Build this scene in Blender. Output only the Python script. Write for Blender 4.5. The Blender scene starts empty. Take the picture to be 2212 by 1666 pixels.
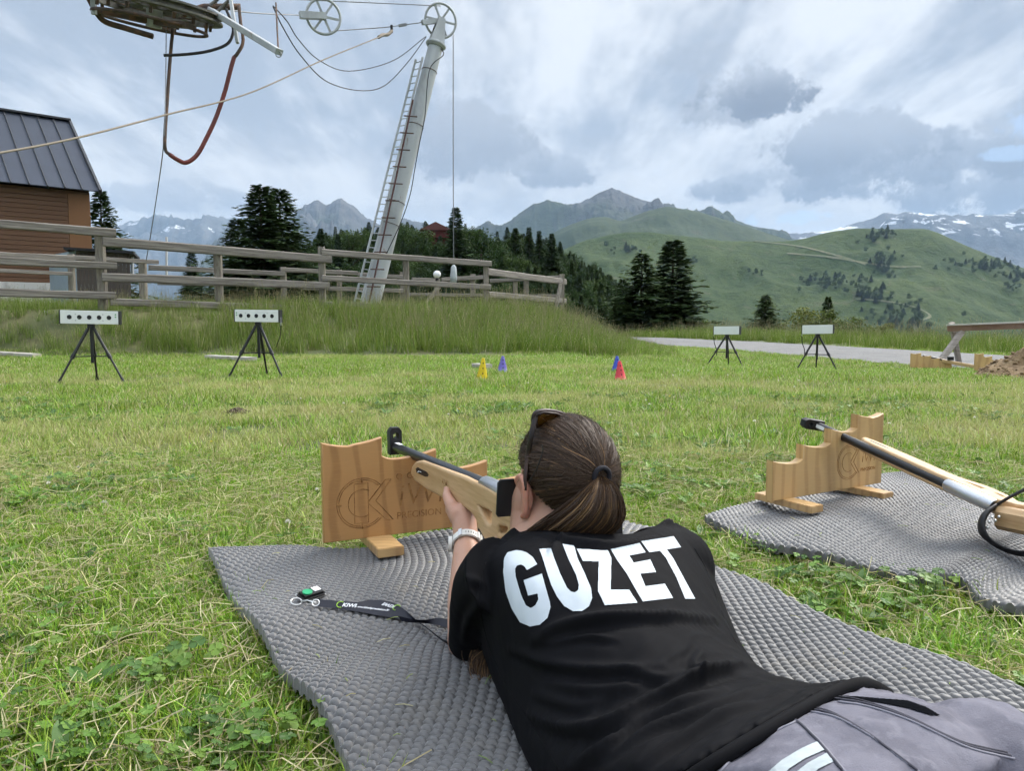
import bpy, bmesh, math, random
import numpy as np
from mathutils import Vector, Matrix, noise as mnoise
from mathutils.bvhtree import BVHTree
R = math.radians
scene = bpy.context.scene
COL = scene.collection
rng = np.random.default_rng(7)
random.seed(7)

# ------------------------------------------------------------------ camera
F, CX, CY, CAMZ = 1662.0, 1106.0, 833.0, 0.65     # focal length and centre in photo pixels (2212 wide), eye height
PITCH = math.atan(143.0 / F)
cam_d = bpy.data.cameras.new('camera'); cam = bpy.data.objects.new('camera', cam_d); COL.objects.link(cam)
cam_d.sensor_fit = 'HORIZONTAL'; cam_d.sensor_width = 36.0; cam_d.lens = 36.0 * F / 2212.0
cam_d.clip_start = 0.02; cam_d.clip_end = 60000
cam.location = (0, 0, CAMZ); cam.rotation_euler = (R(90) - PITCH, 0, 0)
scene.camera = cam
_fw = Vector((0, math.cos(PITCH), -math.sin(PITCH))); _up = Vector((0, math.sin(PITCH), math.cos(PITCH)))
def ray(px, py): return _fw + Vector((1, 0, 0)) * ((px - CX) / F) - _up * ((py - CY) / F)
def PY(px, py, y):
    d = ray(px, py); t = y / d.y
    return Vector((d.x * t, y, CAMZ + d.z * t))
def PZ(px, py, z):
    d = ray(px, py); t = (z - CAMZ) / d.z
    return Vector((d.x * t, d.y * t, z))
def PPL(px, py, o, n):
    d = ray(px, py); c = Vector((0, 0, CAMZ)); t = (o - c).dot(n) / d.dot(n)
    return c + d * t

# ------------------------------------------------------------------ render settings
scene.view_settings.view_transform = 'Standard'; scene.view_settings.look = 'None'
scene.view_settings.exposure = 0.58; scene.view_settings.gamma = 1.0
scene.cycles.use_denoising = True; scene.cycles.use_adaptive_sampling = True; scene.cycles.adaptive_threshold = 0.045; scene.cycles.adaptive_min_samples = 12
scene.cycles.max_bounces = 5; scene.cycles.diffuse_bounces = 2; scene.cycles.glossy_bounces = 2
scene.cycles.transmission_bounces = 3; scene.cycles.transparent_max_bounces = 6; scene.cycles.volume_bounces = 0
scene.cycles.caustics_reflective = False; scene.cycles.caustics_refractive = False

# ------------------------------------------------------------------ sun (veiled by cloud, ahead and to the right)
SUN_EL, SUN_AZ = R(42), R(48)          # azimuth measured from +Y towards +X
sun_d = bpy.data.lights.new('sun', 'SUN'); sun = bpy.data.objects.new('sun', sun_d); COL.objects.link(sun)
sun_d.energy = 3.6; sun_d.angle = R(30); sun_d.color = (1.0, 0.95, 0.87)
_sd = Vector((math.sin(SUN_AZ) * math.cos(SUN_EL), math.cos(SUN_AZ) * math.cos(SUN_EL), math.sin(SUN_EL)))
sun.rotation_euler = _sd.to_track_quat('Z', 'Y').to_euler()

# ------------------------------------------------------------------ node helpers
class NG:
    def __init__(s, tree): s.t = tree; s.n = tree.nodes; s.l = tree.links
    def new(s, ty, **kw):
        n = s.n.new(ty)
        for k, v in kw.items(): setattr(n, k, v)
        return n
    def put(s, sock, v):
        if isinstance(v, bpy.types.NodeSocket): s.l.new(v, sock)
        elif v is not None:
            try: sock.default_value = v
            except Exception: sock.default_value = (*v, 1.0) if len(v) == 3 else v
    def math(s, op, a, b=None, c=None, clamp=False):
        n = s.new('ShaderNodeMath', operation=op); n.use_clamp = clamp
        s.put(n.inputs[0], a); s.put(n.inputs[1], b)
        if c is not None: s.put(n.inputs[2], c)
        return n.outputs[0]
    def mix(s, f, a, b, blend='MIX'):
        n = s.new('ShaderNodeMix', data_type='RGBA', blend_type=blend)
        s.put(n.inputs[0], f); s.put(n.inputs[6], a); s.put(n.inputs[7], b)
        return n.outputs[2]
    def noise(s, vec, scale, detail=3.0, rough=0.55, dist=0.0):
        n = s.new('ShaderNodeTexNoise'); n.noise_dimensions = '3D'
        if vec is not None: s.l.new(vec, n.inputs['Vector'])
        n.inputs['Scale'].default_value = scale; n.inputs['Detail'].default_value = detail
        n.inputs['Roughness'].default_value = rough; n.inputs['Distortion'].default_value = dist
        return n.outputs['Fac']
    def ramp(s, v, lo, hi, a=0.0, b=1.0, smooth=True):
        n = s.new('ShaderNodeMapRange'); n.interpolation_type = 'SMOOTHSTEP' if smooth else 'LINEAR'
        s.put(n.inputs[0], v); s.put(n.inputs[1], lo); s.put(n.inputs[2], hi); s.put(n.inputs[3], a); s.put(n.inputs[4], b)
        return n.outputs[0]
    def mapping(s, vec, scale=(1, 1, 1), rot=(0, 0, 0), loc=(0, 0, 0)):
        n = s.new('ShaderNodeMapping'); s.l.new(vec, n.inputs[0])
        n.inputs['Scale'].default_value = scale; n.inputs['Rotation'].default_value = rot; n.inputs['Location'].default_value = loc
        return n.outputs[0]

# ------------------------------------------------------------------ world: Nishita sky behind high cloud sheets and grey cumulus
W = bpy.data.worlds.new('World'); scene.world = W; W.use_nodes = True
g = NG(W.node_tree); g.n.clear()
sky = g.new('ShaderNodeTexSky', sky_type='NISHITA'); sky.sun_disc = False
sky.sun_elevation = SUN_EL; sky.sun_rotation = SUN_AZ; sky.altitude = 1400
tc = g.new('ShaderNodeTexCoord').outputs['Generated']
sp = g.new('ShaderNodeSeparateXYZ'); g.l.new(tc, sp.inputs[0])
X, Y, Z = sp.outputs
zc = g.math('MAXIMUM', Z, 0.0)
az = g.math('ARCTAN2', X, Y)
el = g.math('ARCSINE', Z)
# sheet coordinates: the cloud layer seen in perspective
inv = g.math('DIVIDE', 1.0, g.math('ADD', zc, 0.16))
cb = g.new('ShaderNodeCombineXYZ'); g.l.new(g.math('MULTIPLY', X, inv), cb.inputs[0]); g.l.new(g.math('MULTIPLY', Y, inv), cb.inputs[1])
pl = cb.outputs[0]
streak = g.noise(g.mapping(pl, (2.3, 0.55, 1), (0, 0, R(10))), 1.3, 4, 0.6)
soft = g.noise(pl, 0.85, 1, 0.5)
fine = g.noise(g.mapping(pl, (1.5, 0.8, 1), (0, 0, R(-14))), 4.6, 4, 0.65)
base = g.math('ADD', g.math('MULTIPLY', streak, 0.62), g.math('ADD', g.math('MULTIPLY', soft, 0.42), g.math('MULTIPLY', fine, 0.22)))
bright_r = g.ramp(az, -0.35, 0.45)                 # veil is thinner towards the hidden sun on the right
f0 = g.ramp(g.math('ADD', base, g.math('MULTIPLY', bright_r, 0.085)), 0.56, 0.76)
colr = g.mix(f0, (0.315, 0.36, 0.43), (0.66, 0.685, 0.715))
# grey cumulus: azimuth / elevation ellipses broken up by noise
dirn = g.noise(tc, 15.0, 6, 0.68)
brk = g.math('MULTIPLY', g.math('SUBTRACT', dirn, 0.5), 6.4)
def azel(px, py):
    d = ray(px, py).normalized(); return math.atan2(d.x, d.y), math.asin(d.z)
blobs = [(1840, 320, 170, 58, 1.0, .9), (1980, 345, 210, 62, 1.0, 1.0), (2120, 390, 260, 62, 1.0, 1.0), (1780, 390, 170, 42, 1.0, .9), (1610, 198, 118, 50, 1.0, 1.0), (1660, 180, 60, 34, 1.0, .9), (1560, 235, 90, 40, .8, .6), (1010, 310, 150, 72, .95, .6), (1090, 345, 110, 40, .9, .6),
         (1200, 372, 85, 36, .95, .7), (1500, 130, 90, 26, .35, .5), (1600, 405, 100, 28, 1.0, .7), (380, 428, 150, 32, .8, .5), (1085, 450, 130, 40, .5, .35),
         (1760, 470, 150, 30, .35, .4), (620, 330, 120, 26, .3, .2), (2600, 360, 330, 80, .9, .9), (-300, 330, 330, 70, .6, .5)]
mask = None; dark = None
for (bx, by, rx, ry, am, dk) in blobs:
    a0, e0 = azel(bx, by); ra = rx / F; re = ry / F
    q = g.math('ADD', g.math('POWER', g.math('DIVIDE', g.math('SUBTRACT', az, a0), ra), 2.0), g.math('POWER', g.math('DIVIDE', g.math('SUBTRACT', el, e0), re), 2.0))
    m = g.math('MULTIPLY', g.ramp(g.math('ADD', g.math('MULTIPLY', g.math('SUBTRACT', 1.0, g.math('MINIMUM', q, 3.5)), 1.05), brk), -0.30, 0.60), am)
    d = g.math('MULTIPLY', g.math('MULTIPLY', m, dk), g.ramp(el, e0 + re * 1.0, e0 - re * .7))
    mask = m if mask is None else g.math('MAXIMUM', mask, m)
    dark = d if dark is None else g.math('MAXIMUM', dark, d)
cum = g.mix(g.math('MULTIPLY', dark, g.ramp(dirn, 0.34, 0.6, 0.45, 1.0)), (0.36, 0.385, 0.43), (0.135, 0.152, 0.195))
colr = g.mix(g.math('MULTIPLY', mask, 0.93), colr, cum)
# pale glow low down between the clouds and a brighter dome overhead, as under any overcast
glow = g.math('MULTIPLY', g.ramp(el, 0.02, 0.10), g.ramp(el, 0.26, 0.12))
colr = g.mix(g.math('MULTIPLY', glow, g.math('SUBTRACT', 0.5, g.math('MULTIPLY', mask, 0.5))), colr, (0.62, 0.60, 0.575))
zen = g.ramp(Z, 0.36, 1.0, 1.0, 3.0)
bgc = g.new('ShaderNodeBackground'); g.put(bgc.inputs[0], colr); g.put(bgc.inputs[1], zen)
bgs = g.new('ShaderNodeBackground'); g.l.new(sky.outputs[0], bgs.inputs[0]); bgs.inputs[1].default_value = 0.09
# blue gaps
gapn = dirn
gaps = None
for (bx, by, rx, ry) in [(2200, 328, 60, 14), (1690, 472, 100, 16), (2400, 250, 160, 40)]:
    a0, e0 = azel(bx, by)
    q = g.math('ADD', g.math('POWER', g.math('DIVIDE', g.math('SUBTRACT', az, a0), rx / F), 2.0), g.math('POWER', g.math('DIVIDE', g.math('SUBTRACT', el, e0), ry / F), 2.0))
    m = g.ramp(g.math('ADD', g.math('SUBTRACT', 1.0, q), g.math('MULTIPLY', g.math('SUBTRACT', gapn, 0.5), 7.0)), 0.1, 0.9)
    gaps = m if gaps is None else g.math('MAXIMUM', gaps, m)
mixs = g.new('ShaderNodeMixShader')
g.put(mixs.inputs[0], g.math('SUBTRACT', 0.96, g.math('MULTIPLY', gaps, 0.55)))
g.l.new(bgs.outputs[0], mixs.inputs[1]); g.l.new(bgc.outputs[0], mixs.inputs[2])
wo = g.new('ShaderNodeOutputWorld'); g.l.new(mixs.outputs[0], wo.inputs[0])
W.cycles.sampling_method = 'MANUAL'; W.cycles.sample_map_resolution = 512

# ------------------------------------------------------------------ materials
MATS = {}
def M(name, base, rough=0.7, var=(), bump=None, metal=0.0, spec=0.35, coat=0.0, trans=0.0, sheen=0.0, vcol=None, coords='Object', sub=0.0):
    """var: list of (scale, colour, amount, lo, hi[, stretch]) layered noises; bump: (scale, strength, distance[, stretch])"""
    if name in MATS: return MATS[name]
    m = bpy.data.materials.new(name); m.use_nodes = True; MATS[name] = m
    q = NG(m.node_tree); b = q.n['Principled BSDF']
    co = q.new('ShaderNodeTexCoord').outputs[coords]
    c = base if isinstance(base, bpy.types.NodeSocket) else (*base, 1.0)
    if vcol:
        vc = q.new('ShaderNodeVertexColor', layer_name=vcol).outputs[0]; c = vc
    for v in var:
        st = v[5] if len(v) > 5 else (1, 1, 1)
        f = q.ramp(q.noise(q.mapping(co, st), v[0], 5, 0.6, 0.3), v[3], v[4], 0, v[2])
        c = q.mix(f, c, (*v[1], 1.0))
    q.put(b.inputs['Base Color'], c)
    b.inputs['Roughness'].default_value = rough; b.inputs['Metallic'].default_value = metal
    b.inputs['Specular IOR Level'].default_value = spec; b.inputs['Coat Weight'].default_value = coat
    if sheen: b.inputs['Sheen Weight'].default_value = sheen
    if sub:
        b.inputs['Subsurface Weight'].default_value = sub; b.inputs['Subsurface Radius'].default_value = (0.008, 0.003, 0.0015); b.inputs['Subsurface Scale'].default_value = 1.0
    if bump:
        st = bump[3] if len(bump) > 3 else (1, 1, 1)
        bn = q.new('ShaderNodeBump'); bn.inputs['Strength'].default_value = bump[1]; bn.inputs['Distance'].default_value = bump[2]
        q.l.new(q.noise(q.mapping(co, st), bump[0], 5, 0.6), bn.inputs['Height']); q.l.new(bn.outputs[0], b.inputs['Normal'])
    if trans:
        tr = q.new('ShaderNodeBsdfTranslucent'); q.put(tr.inputs[0], c)
        ms = q.new('ShaderNodeMixShader'); ms.inputs[0].default_value = trans
        q.l.new(b.outputs[0], ms.inputs[1]); q.l.new(tr.outputs[0], ms.inputs[2]); q.l.new(ms.outputs[0], q.n['Material Output'].inputs[0])
    return m

# ------------------------------------------------------------------ mesh builder
class MB:
    def __init__(s): s.v = []; s.f = []; s.c = []
    def add(s, vs, fs, col=None):
        o = len(s.v); s.v.extend([tuple(p) for p in vs]); s.f.extend([tuple(i + o for i in q) for q in fs])
        if col is not None: s.c.extend([col] * len(vs))
        return s
    def box(s, c, size, rot=None):
        hx, hy, hz = size[0] / 2, size[1] / 2, size[2] / 2
        pts = [Vector((x, y, z)) for x in (-hx, hx) for y in (-hy, hy) for z in (-hz, hz)]
        if rot is not None: pts = [rot @ p for p in pts]
        c = Vector(c)
        return s.add([c + p for p in pts], [(0, 1, 3, 2), (4, 6, 7, 5), (0, 4, 5, 1), (2, 3, 7, 6), (0, 2, 6, 4), (1, 5, 7, 3)])
    def beam(s, a, b, w, h, up=(0, 0, 1), bev=0.0):
        """box beam from a to b, width w (sideways) height h; bev rounds the section"""
        a = Vector(a); b = Vector(b); d = (b - a).normalized(); u = Vector(up)
        sd = d.cross(u).normalized(); u = sd.cross(d).normalized()
        if bev <= 0: sec = [(-w / 2, -h / 2), (w / 2, -h / 2), (w / 2, h / 2), (-w / 2, h / 2)]
        else:
            e = bev; sec = [(-w/2+e, -h/2), (w/2-e, -h/2), (w/2, -h/2+e), (w/2, h/2-e), (w/2-e, h/2), (-w/2+e, h/2), (-w/2, h/2-e), (-w/2, -h/2+e)]
        n = len(sec); vs = [p + sd * x + u * y for p in (a, b) for (x, y) in sec]
        fs = [tuple(reversed(range(n))), tuple(range(n, 2 * n))] + [(i, (i + 1) % n, n + (i + 1) % n, n + i) for i in range(n)]
        return s.add(vs, fs)
    def tube(s, path, rad, seg=8, cap=True, col=None, flat=1.0):
        path = [Vector(p) for p in path]; n = len(path)
        if not hasattr(rad, '__len__'): rad = [rad] * n
        vs = []; up = None
        for i, p in enumerate(path):
            d = (path[min(i + 1, n - 1)] - path[max(i - 1, 0)])
            d = d.normalized() if d.length > 1e-9 else Vector((0, 0, 1))
            if up is None: up = d.orthogonal().normalized()
            up = (up - d * up.dot(d)); up = up.normalized() if up.length > 1e-6 else d.orthogonal().normalized()
            sd = d.cross(up)
            for k in range(seg):
                a = 2 * math.pi * k / seg
                vs.append(p + (up * math.cos(a) * flat + sd * math.sin(a)) * rad[i])
        fs = [(i * seg + k, i * seg + (k + 1) % seg, (i + 1) * seg + (k + 1) % seg, (i + 1) * seg + k) for i in range(n - 1) for k in range(seg)]
        if cap and seg > 2: fs += [tuple(reversed(range(seg))), tuple(range((n - 1) * seg, n * seg))]
        return s.add(vs, fs, col)
    def ell(s, c, r, rot=None, nu=16, nv=10):
        c = Vector(c); vs = []
        if not hasattr(r, '__len__'): r = (r, r, r)
        for j in range(1, nv):
            t = math.pi * j / nv
            for i in range(nu):
                a = 2 * math.pi * i / nu
                p = Vector((r[0] * math.sin(t) * math.cos(a), r[1] * math.sin(t) * math.sin(a), r[2] * math.cos(t)))
                vs.append(c + (rot @ p if rot is not None else p))
        tp = Vector((0, 0, r[2])); bt = -tp
        vs += [c + (rot @ tp if rot is not None else tp), c + (rot @ bt if rot is not None else bt)]
        fs = [(j * nu + i, (j + 1) * nu + i, (j + 1) * nu + (i + 1) % nu, j * nu + (i + 1) % nu) for j in range(nv - 2) for i in range(nu)]
        T = len(vs) - 2; fs += [(T, i, (i + 1) % nu) for i in range(nu)] + [(T + 1, (nv - 2) * nu + (i + 1) % nu, (nv - 2) * nu + i) for i in range(nu)]
        return s.add(vs, fs)
    def capsule(s, a, b, ra, rb, seg=14, n=6):
        a = Vector(a); b = Vector(b); d = (b - a).normalized(); path = []; rad = []
        for i in range(n + 1):
            t = math.pi / 2 * (1 - i / n); path.append(a - d * ra * math.sin(t)); rad.append(max(1e-4, ra * math.cos(t)))
        for i in range(n + 1):
            t = math.pi / 2 * (i / n); path.append(b + d * rb * math.sin(t)); rad.append(max(1e-4, rb * math.cos(t)))
        return s.tube(path, rad, seg)
    def ring(s, c, ax, r, t, seg=40, tseg=8, flat=1.0):
        c = Vector(c); ax = Vector(ax).normalized(); u = ax.orthogonal().normalized(); w = ax.cross(u); vs = []
        for i in range(seg):
            a = 2 * math.pi * i / seg; d = u * math.cos(a) + w * math.sin(a)
            for k in range(tseg):
                b = 2 * math.pi * k / tseg; vs.append(c + d * (r + t * math.cos(b)) + ax * t * flat * math.sin(b))
        fs = [(i * tseg + k, ((i + 1) % seg) * tseg + k, ((i + 1) % seg) * tseg + (k + 1) % tseg, i * tseg + (k + 1) % tseg) for i in range(seg) for k in range(tseg)]
        return s.add(vs, fs)
    def build(s, name, m=None, parent=None, smooth=False, bevel=0.0, link=True):
        me = bpy.data.meshes.new(name); me.from_pydata(s.v, [], s.f); me.update()
        if s.c:
            at = me.color_attributes.new('Col', 'FLOAT_COLOR', 'POINT')
            at.data.foreach_set('color', np.array([(*c[:3], 1.0) for c in s.c], dtype=np.float32).ravel())
        return mk(name, me, m, parent, smooth, bevel, link)
def mk(name, me, m=None, parent=None, smooth=False, bevel=0.0, link=True):
    if m is not None: me.materials.append(m)
    if bevel:
        bm = bmesh.new(); bm.from_mesh(me)
        bmesh.ops.bevel(bm, geom=[e for e in bm.edges if len(e.link_faces) == 2 and e.calc_face_angle(0) > 0.5], offset=bevel, segments=2, affect='EDGES', clamp_overlap=True)
        bm.to_mesh(me); bm.free()
    if smooth: me.shade_smooth() if smooth is True else me.set_sharp_from_angle(angle=smooth)
    o = bpy.data.objects.new(name, me)
    if link: COL.objects.link(o)
    if parent is not None: o.parent = parent; o.matrix_parent_inverse = Matrix.Translation(-parent.location) if parent.type == 'EMPTY' and parent.rotation_euler.z == 0 else parent.matrix_basis.inverted()
    return o
def tag(o, label=None, cat=None, group=None, kind=None):
    if label: o['label'] = label
    if cat: o['category'] = cat
    if group: o['group'] = group
    if kind: o['kind'] = kind
    return o
def thing(name, loc, label, cat, group=None):
    o = bpy.data.objects.new(name, None); COL.objects.link(o); o.location = loc; o.empty_display_size = 0.1
    return tag(o, label, cat, group)
def copy_tree(o, parent=None):
    c = o.copy(); COL.objects.link(c)
    if parent is not None: c.parent = parent
    for ch in o.children: copy_tree(ch, c)
    return c
def ss(a, b, x):
    t = np.clip((x - a) / (b - a), 0, 1); return t * t * (3 - 2 * t)
def grid_mesh(V, nu, nv, name, m, parent=None, smooth=True, closeu=False):
    """V: (nu*nv,3) array, row-major in u then v"""
    i = np.arange(nu if closeu else nu - 1)[:, None]; j = np.arange(nv - 1)[None, :]
    a = i * nv + j; b = ((i + 1) % nu) * nv + j
    fs = np.stack([a, b, b + 1, a + 1], -1).reshape(-1, 4)
    return np_mesh(V, fs, name, m, parent, smooth)
def np_mesh(V, fs, name, m, parent=None, smooth=False, col=None, link=True):
    me = bpy.data.meshes.new(name); V = np.asarray(V, np.float32); fs = np.asarray(fs, np.int32); k = fs.shape[1]
    me.vertices.add(len(V)); me.vertices.foreach_set('co', V.ravel())
    me.loops.add(fs.size); me.loops.foreach_set('vertex_index', fs.ravel())
    me.polygons.add(len(fs)); me.polygons.foreach_set('loop_start', np.arange(0, fs.size, k, dtype=np.int32)); me.polygons.foreach_set('loop_total', np.full(len(fs), k, np.int32))
    me.update(calc_edges=True); me.validate()
    if col is not None:
        at = me.color_attributes.new('Col', 'FLOAT_COLOR', 'POINT')
        c4 = np.ones((len(V), 4), np.float32); c4[:, :3] = col; at.data.foreach_set('color', c4.ravel())
    return mk(name, me, m, parent, smooth, 0, link)
# value noise in numpy
_perm = np.random.default_rng(3).random((256, 256))
def vnoise(x, y):
    xi = np.floor(x).astype(int); yi = np.floor(y).astype(int); fx = x - xi; fy = y - yi
    fx = fx * fx * (3 - 2 * fx); fy = fy * fy * (3 - 2 * fy)
    h = lambda a, b: _perm[a & 255, b & 255]
    return (h(xi, yi) * (1 - fx) + h(xi + 1, yi) * fx) * (1 - fy) + (h(xi, yi + 1) * (1 - fx) + h(xi + 1, yi + 1) * fx) * fy
def fbm(x, y, o=5, g=0.5, ridged=False):
    s = np.zeros_like(np.asarray(x, float)); a = 1.0; t = 0.0
    for k in range(o):
        n = vnoise(x + 17.3 * k, y + 9.1 * k)
        if ridged: n = 1 - np.abs(2 * n - 1)
        s = s + a * n; t += a; a *= g; x = x * 2.03; y = y * 2.03
    return s / t
def catmull(pts, n):
    P = [np.array(p, float) for p in pts]; P = [2 * P[0] - P[1]] + P + [2 * P[-1] - P[-2]]; out = []
    m = len(P) - 3
    for k in range(n):
        u = k / (n - 1) * m; i = min(int(u), m - 1); t = u - i
        a, b, c, d = P[i], P[i + 1], P[i + 2], P[i + 3]
        out.append(0.5 * ((2 * b) + (-a + c) * t + (2 * a - 5 * b + 4 * c - d) * t * t + (-a + 3 * b - 3 * c + d) * t ** 3))
    return np.array(out)
# ================================================================== THE SETTING
def fence_y(x): return 14.5 + 0.89 * (x + 7.66)
def gz(x, y):
    """height of the ground"""
    x = np.asarray(x, float); y = np.asarray(y, float)
    z = 0.03 * (fbm(x * .35 + 40, y * .35 + 11, 3) - .5)
    z = z - 0.26 * ss(7.5, 14.5, y) * ss(-0.5, 6.0, x)
    fy = np.clip(fence_y(x), 14.7, 26)
    t = (y - 12.9) / (fy - 12.9 + .15)
    bank = 0.84 * np.clip(ss(0, 1, t), 0, 1) * (1 - ss(-0.6, 4.6, x - 0.05 * (y - 13)))
    z = z + bank
    r = np.hypot(x, y)
    behind = ss(30, 120, r)
    z = z - 7.0 * ss(36, 150, r) - 75 * ss(120, 650, r)
    return z
def gzs(x, y): return float(gz(np.array([x]), np.array([y]))[0])
def spaced(lo, hi, step, far, n):
    core = np.arange(lo, hi + 1e-6, step); k = np.arange(1, n + 1) / n
    up = hi + (far - hi) * k ** 4; dn = lo - (far + lo) * k ** 4
    return np.concatenate([dn[::-1], core, up])
gx = spaced(-18, 18, 0.3, 9000, 26); gy = spaced(-4, 46, 0.3, 9000, 26); gy[gy < -4] *= 0.2
GX, GY = np.meshgrid(gx, gy, indexing='ij')
GV = np.stack([GX, GY, gz(GX, GY)], -1).reshape(-1, 3)
m = M('ground_soil_and_thatch', (0.085, 0.10, 0.035), 0.9, [(0.9, (0.16, 0.15, 0.065), 0.8, .42, .62), (7, (0.05, 0.045, 0.022), 0.6, .5, .7), (0.02, (0.06, 0.10, 0.035), 0.8, .4, .6)], bump=(30, 0.5, 0.02))
ground = grid_mesh(GV, len(gx), len(gy), 'ground', m)
tag(ground, 'mown meadow ground with a bank rising behind the targets', 'ground', kind='structure')

# road: asphalt strip leading away on the right
le = [(10.2, 6), (9.2, 10), (7.7, 15.8), (6.3, 22.5), (5.3, 27), (3.8, 36), (2.4, 44)]
re = [(15.5, 6), (14.3, 11), (12.6, 18.6), (10.4, 28.7), (8.6, 34), (6.6, 41), (4.6, 50)]
L = catmull(le, 60); Rr = catmull(re, 60); V = []
for i in range(60):
    for k in range(9):
        p = L[i] * (1 - k / 8) + Rr[i] * k / 8; V.append((p[0], p[1], gzs(p[0], p[1]) + 0.014 + 0.03 * math.sin(math.pi * k / 8)))
m = M('worn_asphalt', (0.165, 0.163, 0.16), 0.9, [(90, (0.25, 0.248, 0.24), 0.8, .5, .7), (1.2, (0.125, 0.125, 0.125), 0.7, .45, .65), (14, (0.20, 0.197, 0.19), 0.5, .5, .7)], bump=(160, 0.4, 0.006))
road = grid_mesh(np.array(V), 60, 9, 'road', m)
tag(road, 'narrow grey asphalt road passing behind the far targets', 'road', kind='structure')

# ------------------------------------------------------------------ hills and mountains (ridge lines at their own distances)
def ridge(name, prof, d, depth, base, m, label, cat, amp, nscale, cols=220, rows=46, jag=0.0, seed=0, back=0.35, pw=1.15, amp2=None):
    prof = np.array(prof, float); px = np.linspace(prof[0, 0], prof[-1, 0], cols); py = np.interp(px, prof[:, 0], prof[:, 1])
    py = np.convolve(np.pad(py, 2, mode='edge'), [.1, .2, .4, .2, .1], 'valid')
    if jag: py = py + jag * (fbm(px * .09 + seed, px * 0 + seed * 1.7, 5, .6) - .5) * 2
    top = np.array([PY(a, b, d) for a, b in zip(px, py)]); V = np.zeros((cols, rows, 3))
    nb = int(rows * .2)
    for j in range(rows):
        if j < nb: t = -(nb - j) / nb * back
        else: t = (j - nb) / (rows - 1 - nb)
        y = d - t * depth; sc = y / d
        x = top[:, 0] * (1 + (sc - 1) * .75)
        h = np.maximum(0.0, 1 - abs(t)) ** pw
        z = base + (top[:, 2] - base) * h
        w = np.minimum(1, abs(t) * 5) * (np.maximum(0, 1 - abs(t)) ** .4)
        n = fbm(x / nscale + seed * 7.7, y / nscale + seed * 3.1, 6, .55, True) - .58
        z = z + n * amp * w
        V[:, j] = np.stack([x, np.full(cols, y), z], -1)
    o = grid_mesh(V.reshape(-1, 3), cols, rows, name, m)
    return tag(o, label, cat, kind='structure')
def rock_mat(name, rock, green, zlo, zhi, snow=None, sscale=0.004, s0=.60, ngr=.004):
    m = bpy.data.materials.new(name); m.use_nodes = True; q = NG(m.node_tree); b = q.n['Principled BSDF']
    ge = q.new('ShaderNodeNewGeometry'); po = ge.outputs['Position']; sx = q.new('ShaderNodeSeparateXYZ'); q.l.new(po, sx.inputs[0]); nz = q.new('ShaderNodeSeparateXYZ'); q.l.new(ge.outputs['Normal'], nz.inputs[0])
    n1 = q.noise(po, ngr, 8, .65, .4); n2 = q.noise(po, ngr * 6, 6, .65, .2)
    c = q.mix(q.ramp(n2, .35, .65), (*rock, 1), tuple(v * .55 for v in rock) + (1,))
    gf = q.math('MULTIPLY', q.ramp(q.math('ADD', q.math('MULTIPLY', q.math('SUBTRACT', n1, .5), (zhi - zlo) * 3.0), sx.outputs[2]), zhi, zlo), q.ramp(nz.outputs[2], .3, .65))
    c = q.mix(gf, c, q.mix(q.ramp(n2, .4, .6), (*green, 1), tuple(v * .7 for v in green) + (1,)))
    if snow:
        st = q.mapping(po, (1, 1, 2.4), (0, R(18), 0)); sn = q.ramp(q.noise(st, sscale, 7, .62, .6), s0, s0 + .03)
        sn = q.math('MULTIPLY', sn, q.ramp(sx.outputs[2], snow[0], snow[1]))
        if len(snow) > 2: sn = q.math('MULTIPLY', sn, q.ramp(sx.outputs[2], snow[2] + 60, snow[2]))
        c = q.mix(sn, c, (0.8, 0.82, 0.85, 1))
    q.put(b.inputs['Base Color'], c); b.inputs['Roughness'].default_value = .95; b.inputs['Specular IOR Level'].default_value = .1
    bn = q.new('ShaderNodeBump'); bn.inputs['Strength'].default_value = .9; bn.inputs['Distance'].default_value = 30; q.l.new(n2, bn.inputs['Height']); q.l.new(bn.outputs[0], b.inputs['Normal'])
    return m
def zat(py, d): return PY(1106, py, d).z
mm = rock_mat('blue_grey_rock_with_snow_gullies', (0.13, 0.128, 0.125), (0.05, 0.066, 0.033), 0, 500, (zat(530, 8500), zat(512, 8500), zat(490, 8500)), .0032, .57, .0013)
ridge('mountain', [(-1900, 640), (-1400, 540), (-900, 500), (-500, 470), (-260, 500), (-100, 490), (60, 480), (200, 492), (250, 490), (290, 478), (325, 467), (345, 466), (365, 472), (400, 483), (440, 478), (452, 474), (470, 484), (495, 482), (560, 478), (640, 500), (760, 520)], 8500, 3200, -60, mm, 'farthest blue range with a snow gully, left of the dark spruces', 'mountain', 900, 800, seed=3, jag=9, cols=560, rows=60)
mm = rock_mat('grey_rock', (0.12, 0.118, 0.115), (0.055, 0.072, 0.034), 150, 620, None, ngr=.002)
ridge('mountain', [(480, 540), (560, 508), (620, 472), (640, 458), (665, 440), (678, 433), (690, 432), (703, 443), (718, 436), (735, 427), (765, 445), (790, 470), (830, 492), (846, 484), (862, 470), (885, 477), (920, 482), (960, 500), (1040, 530)], 5200, 2300, -60, mm, 'twin rocky peaks behind the leaning pylon', 'mountain', 700, 520, seed=5, jag=7, cols=280, rows=60)
mm = rock_mat('green_grey_rock', (0.095, 0.093, 0.09), (0.05, 0.068, 0.03), 330, 760, (zat(470, 4300), zat(455, 4300), zat(428, 4300)), .007, .70, .002)
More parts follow.
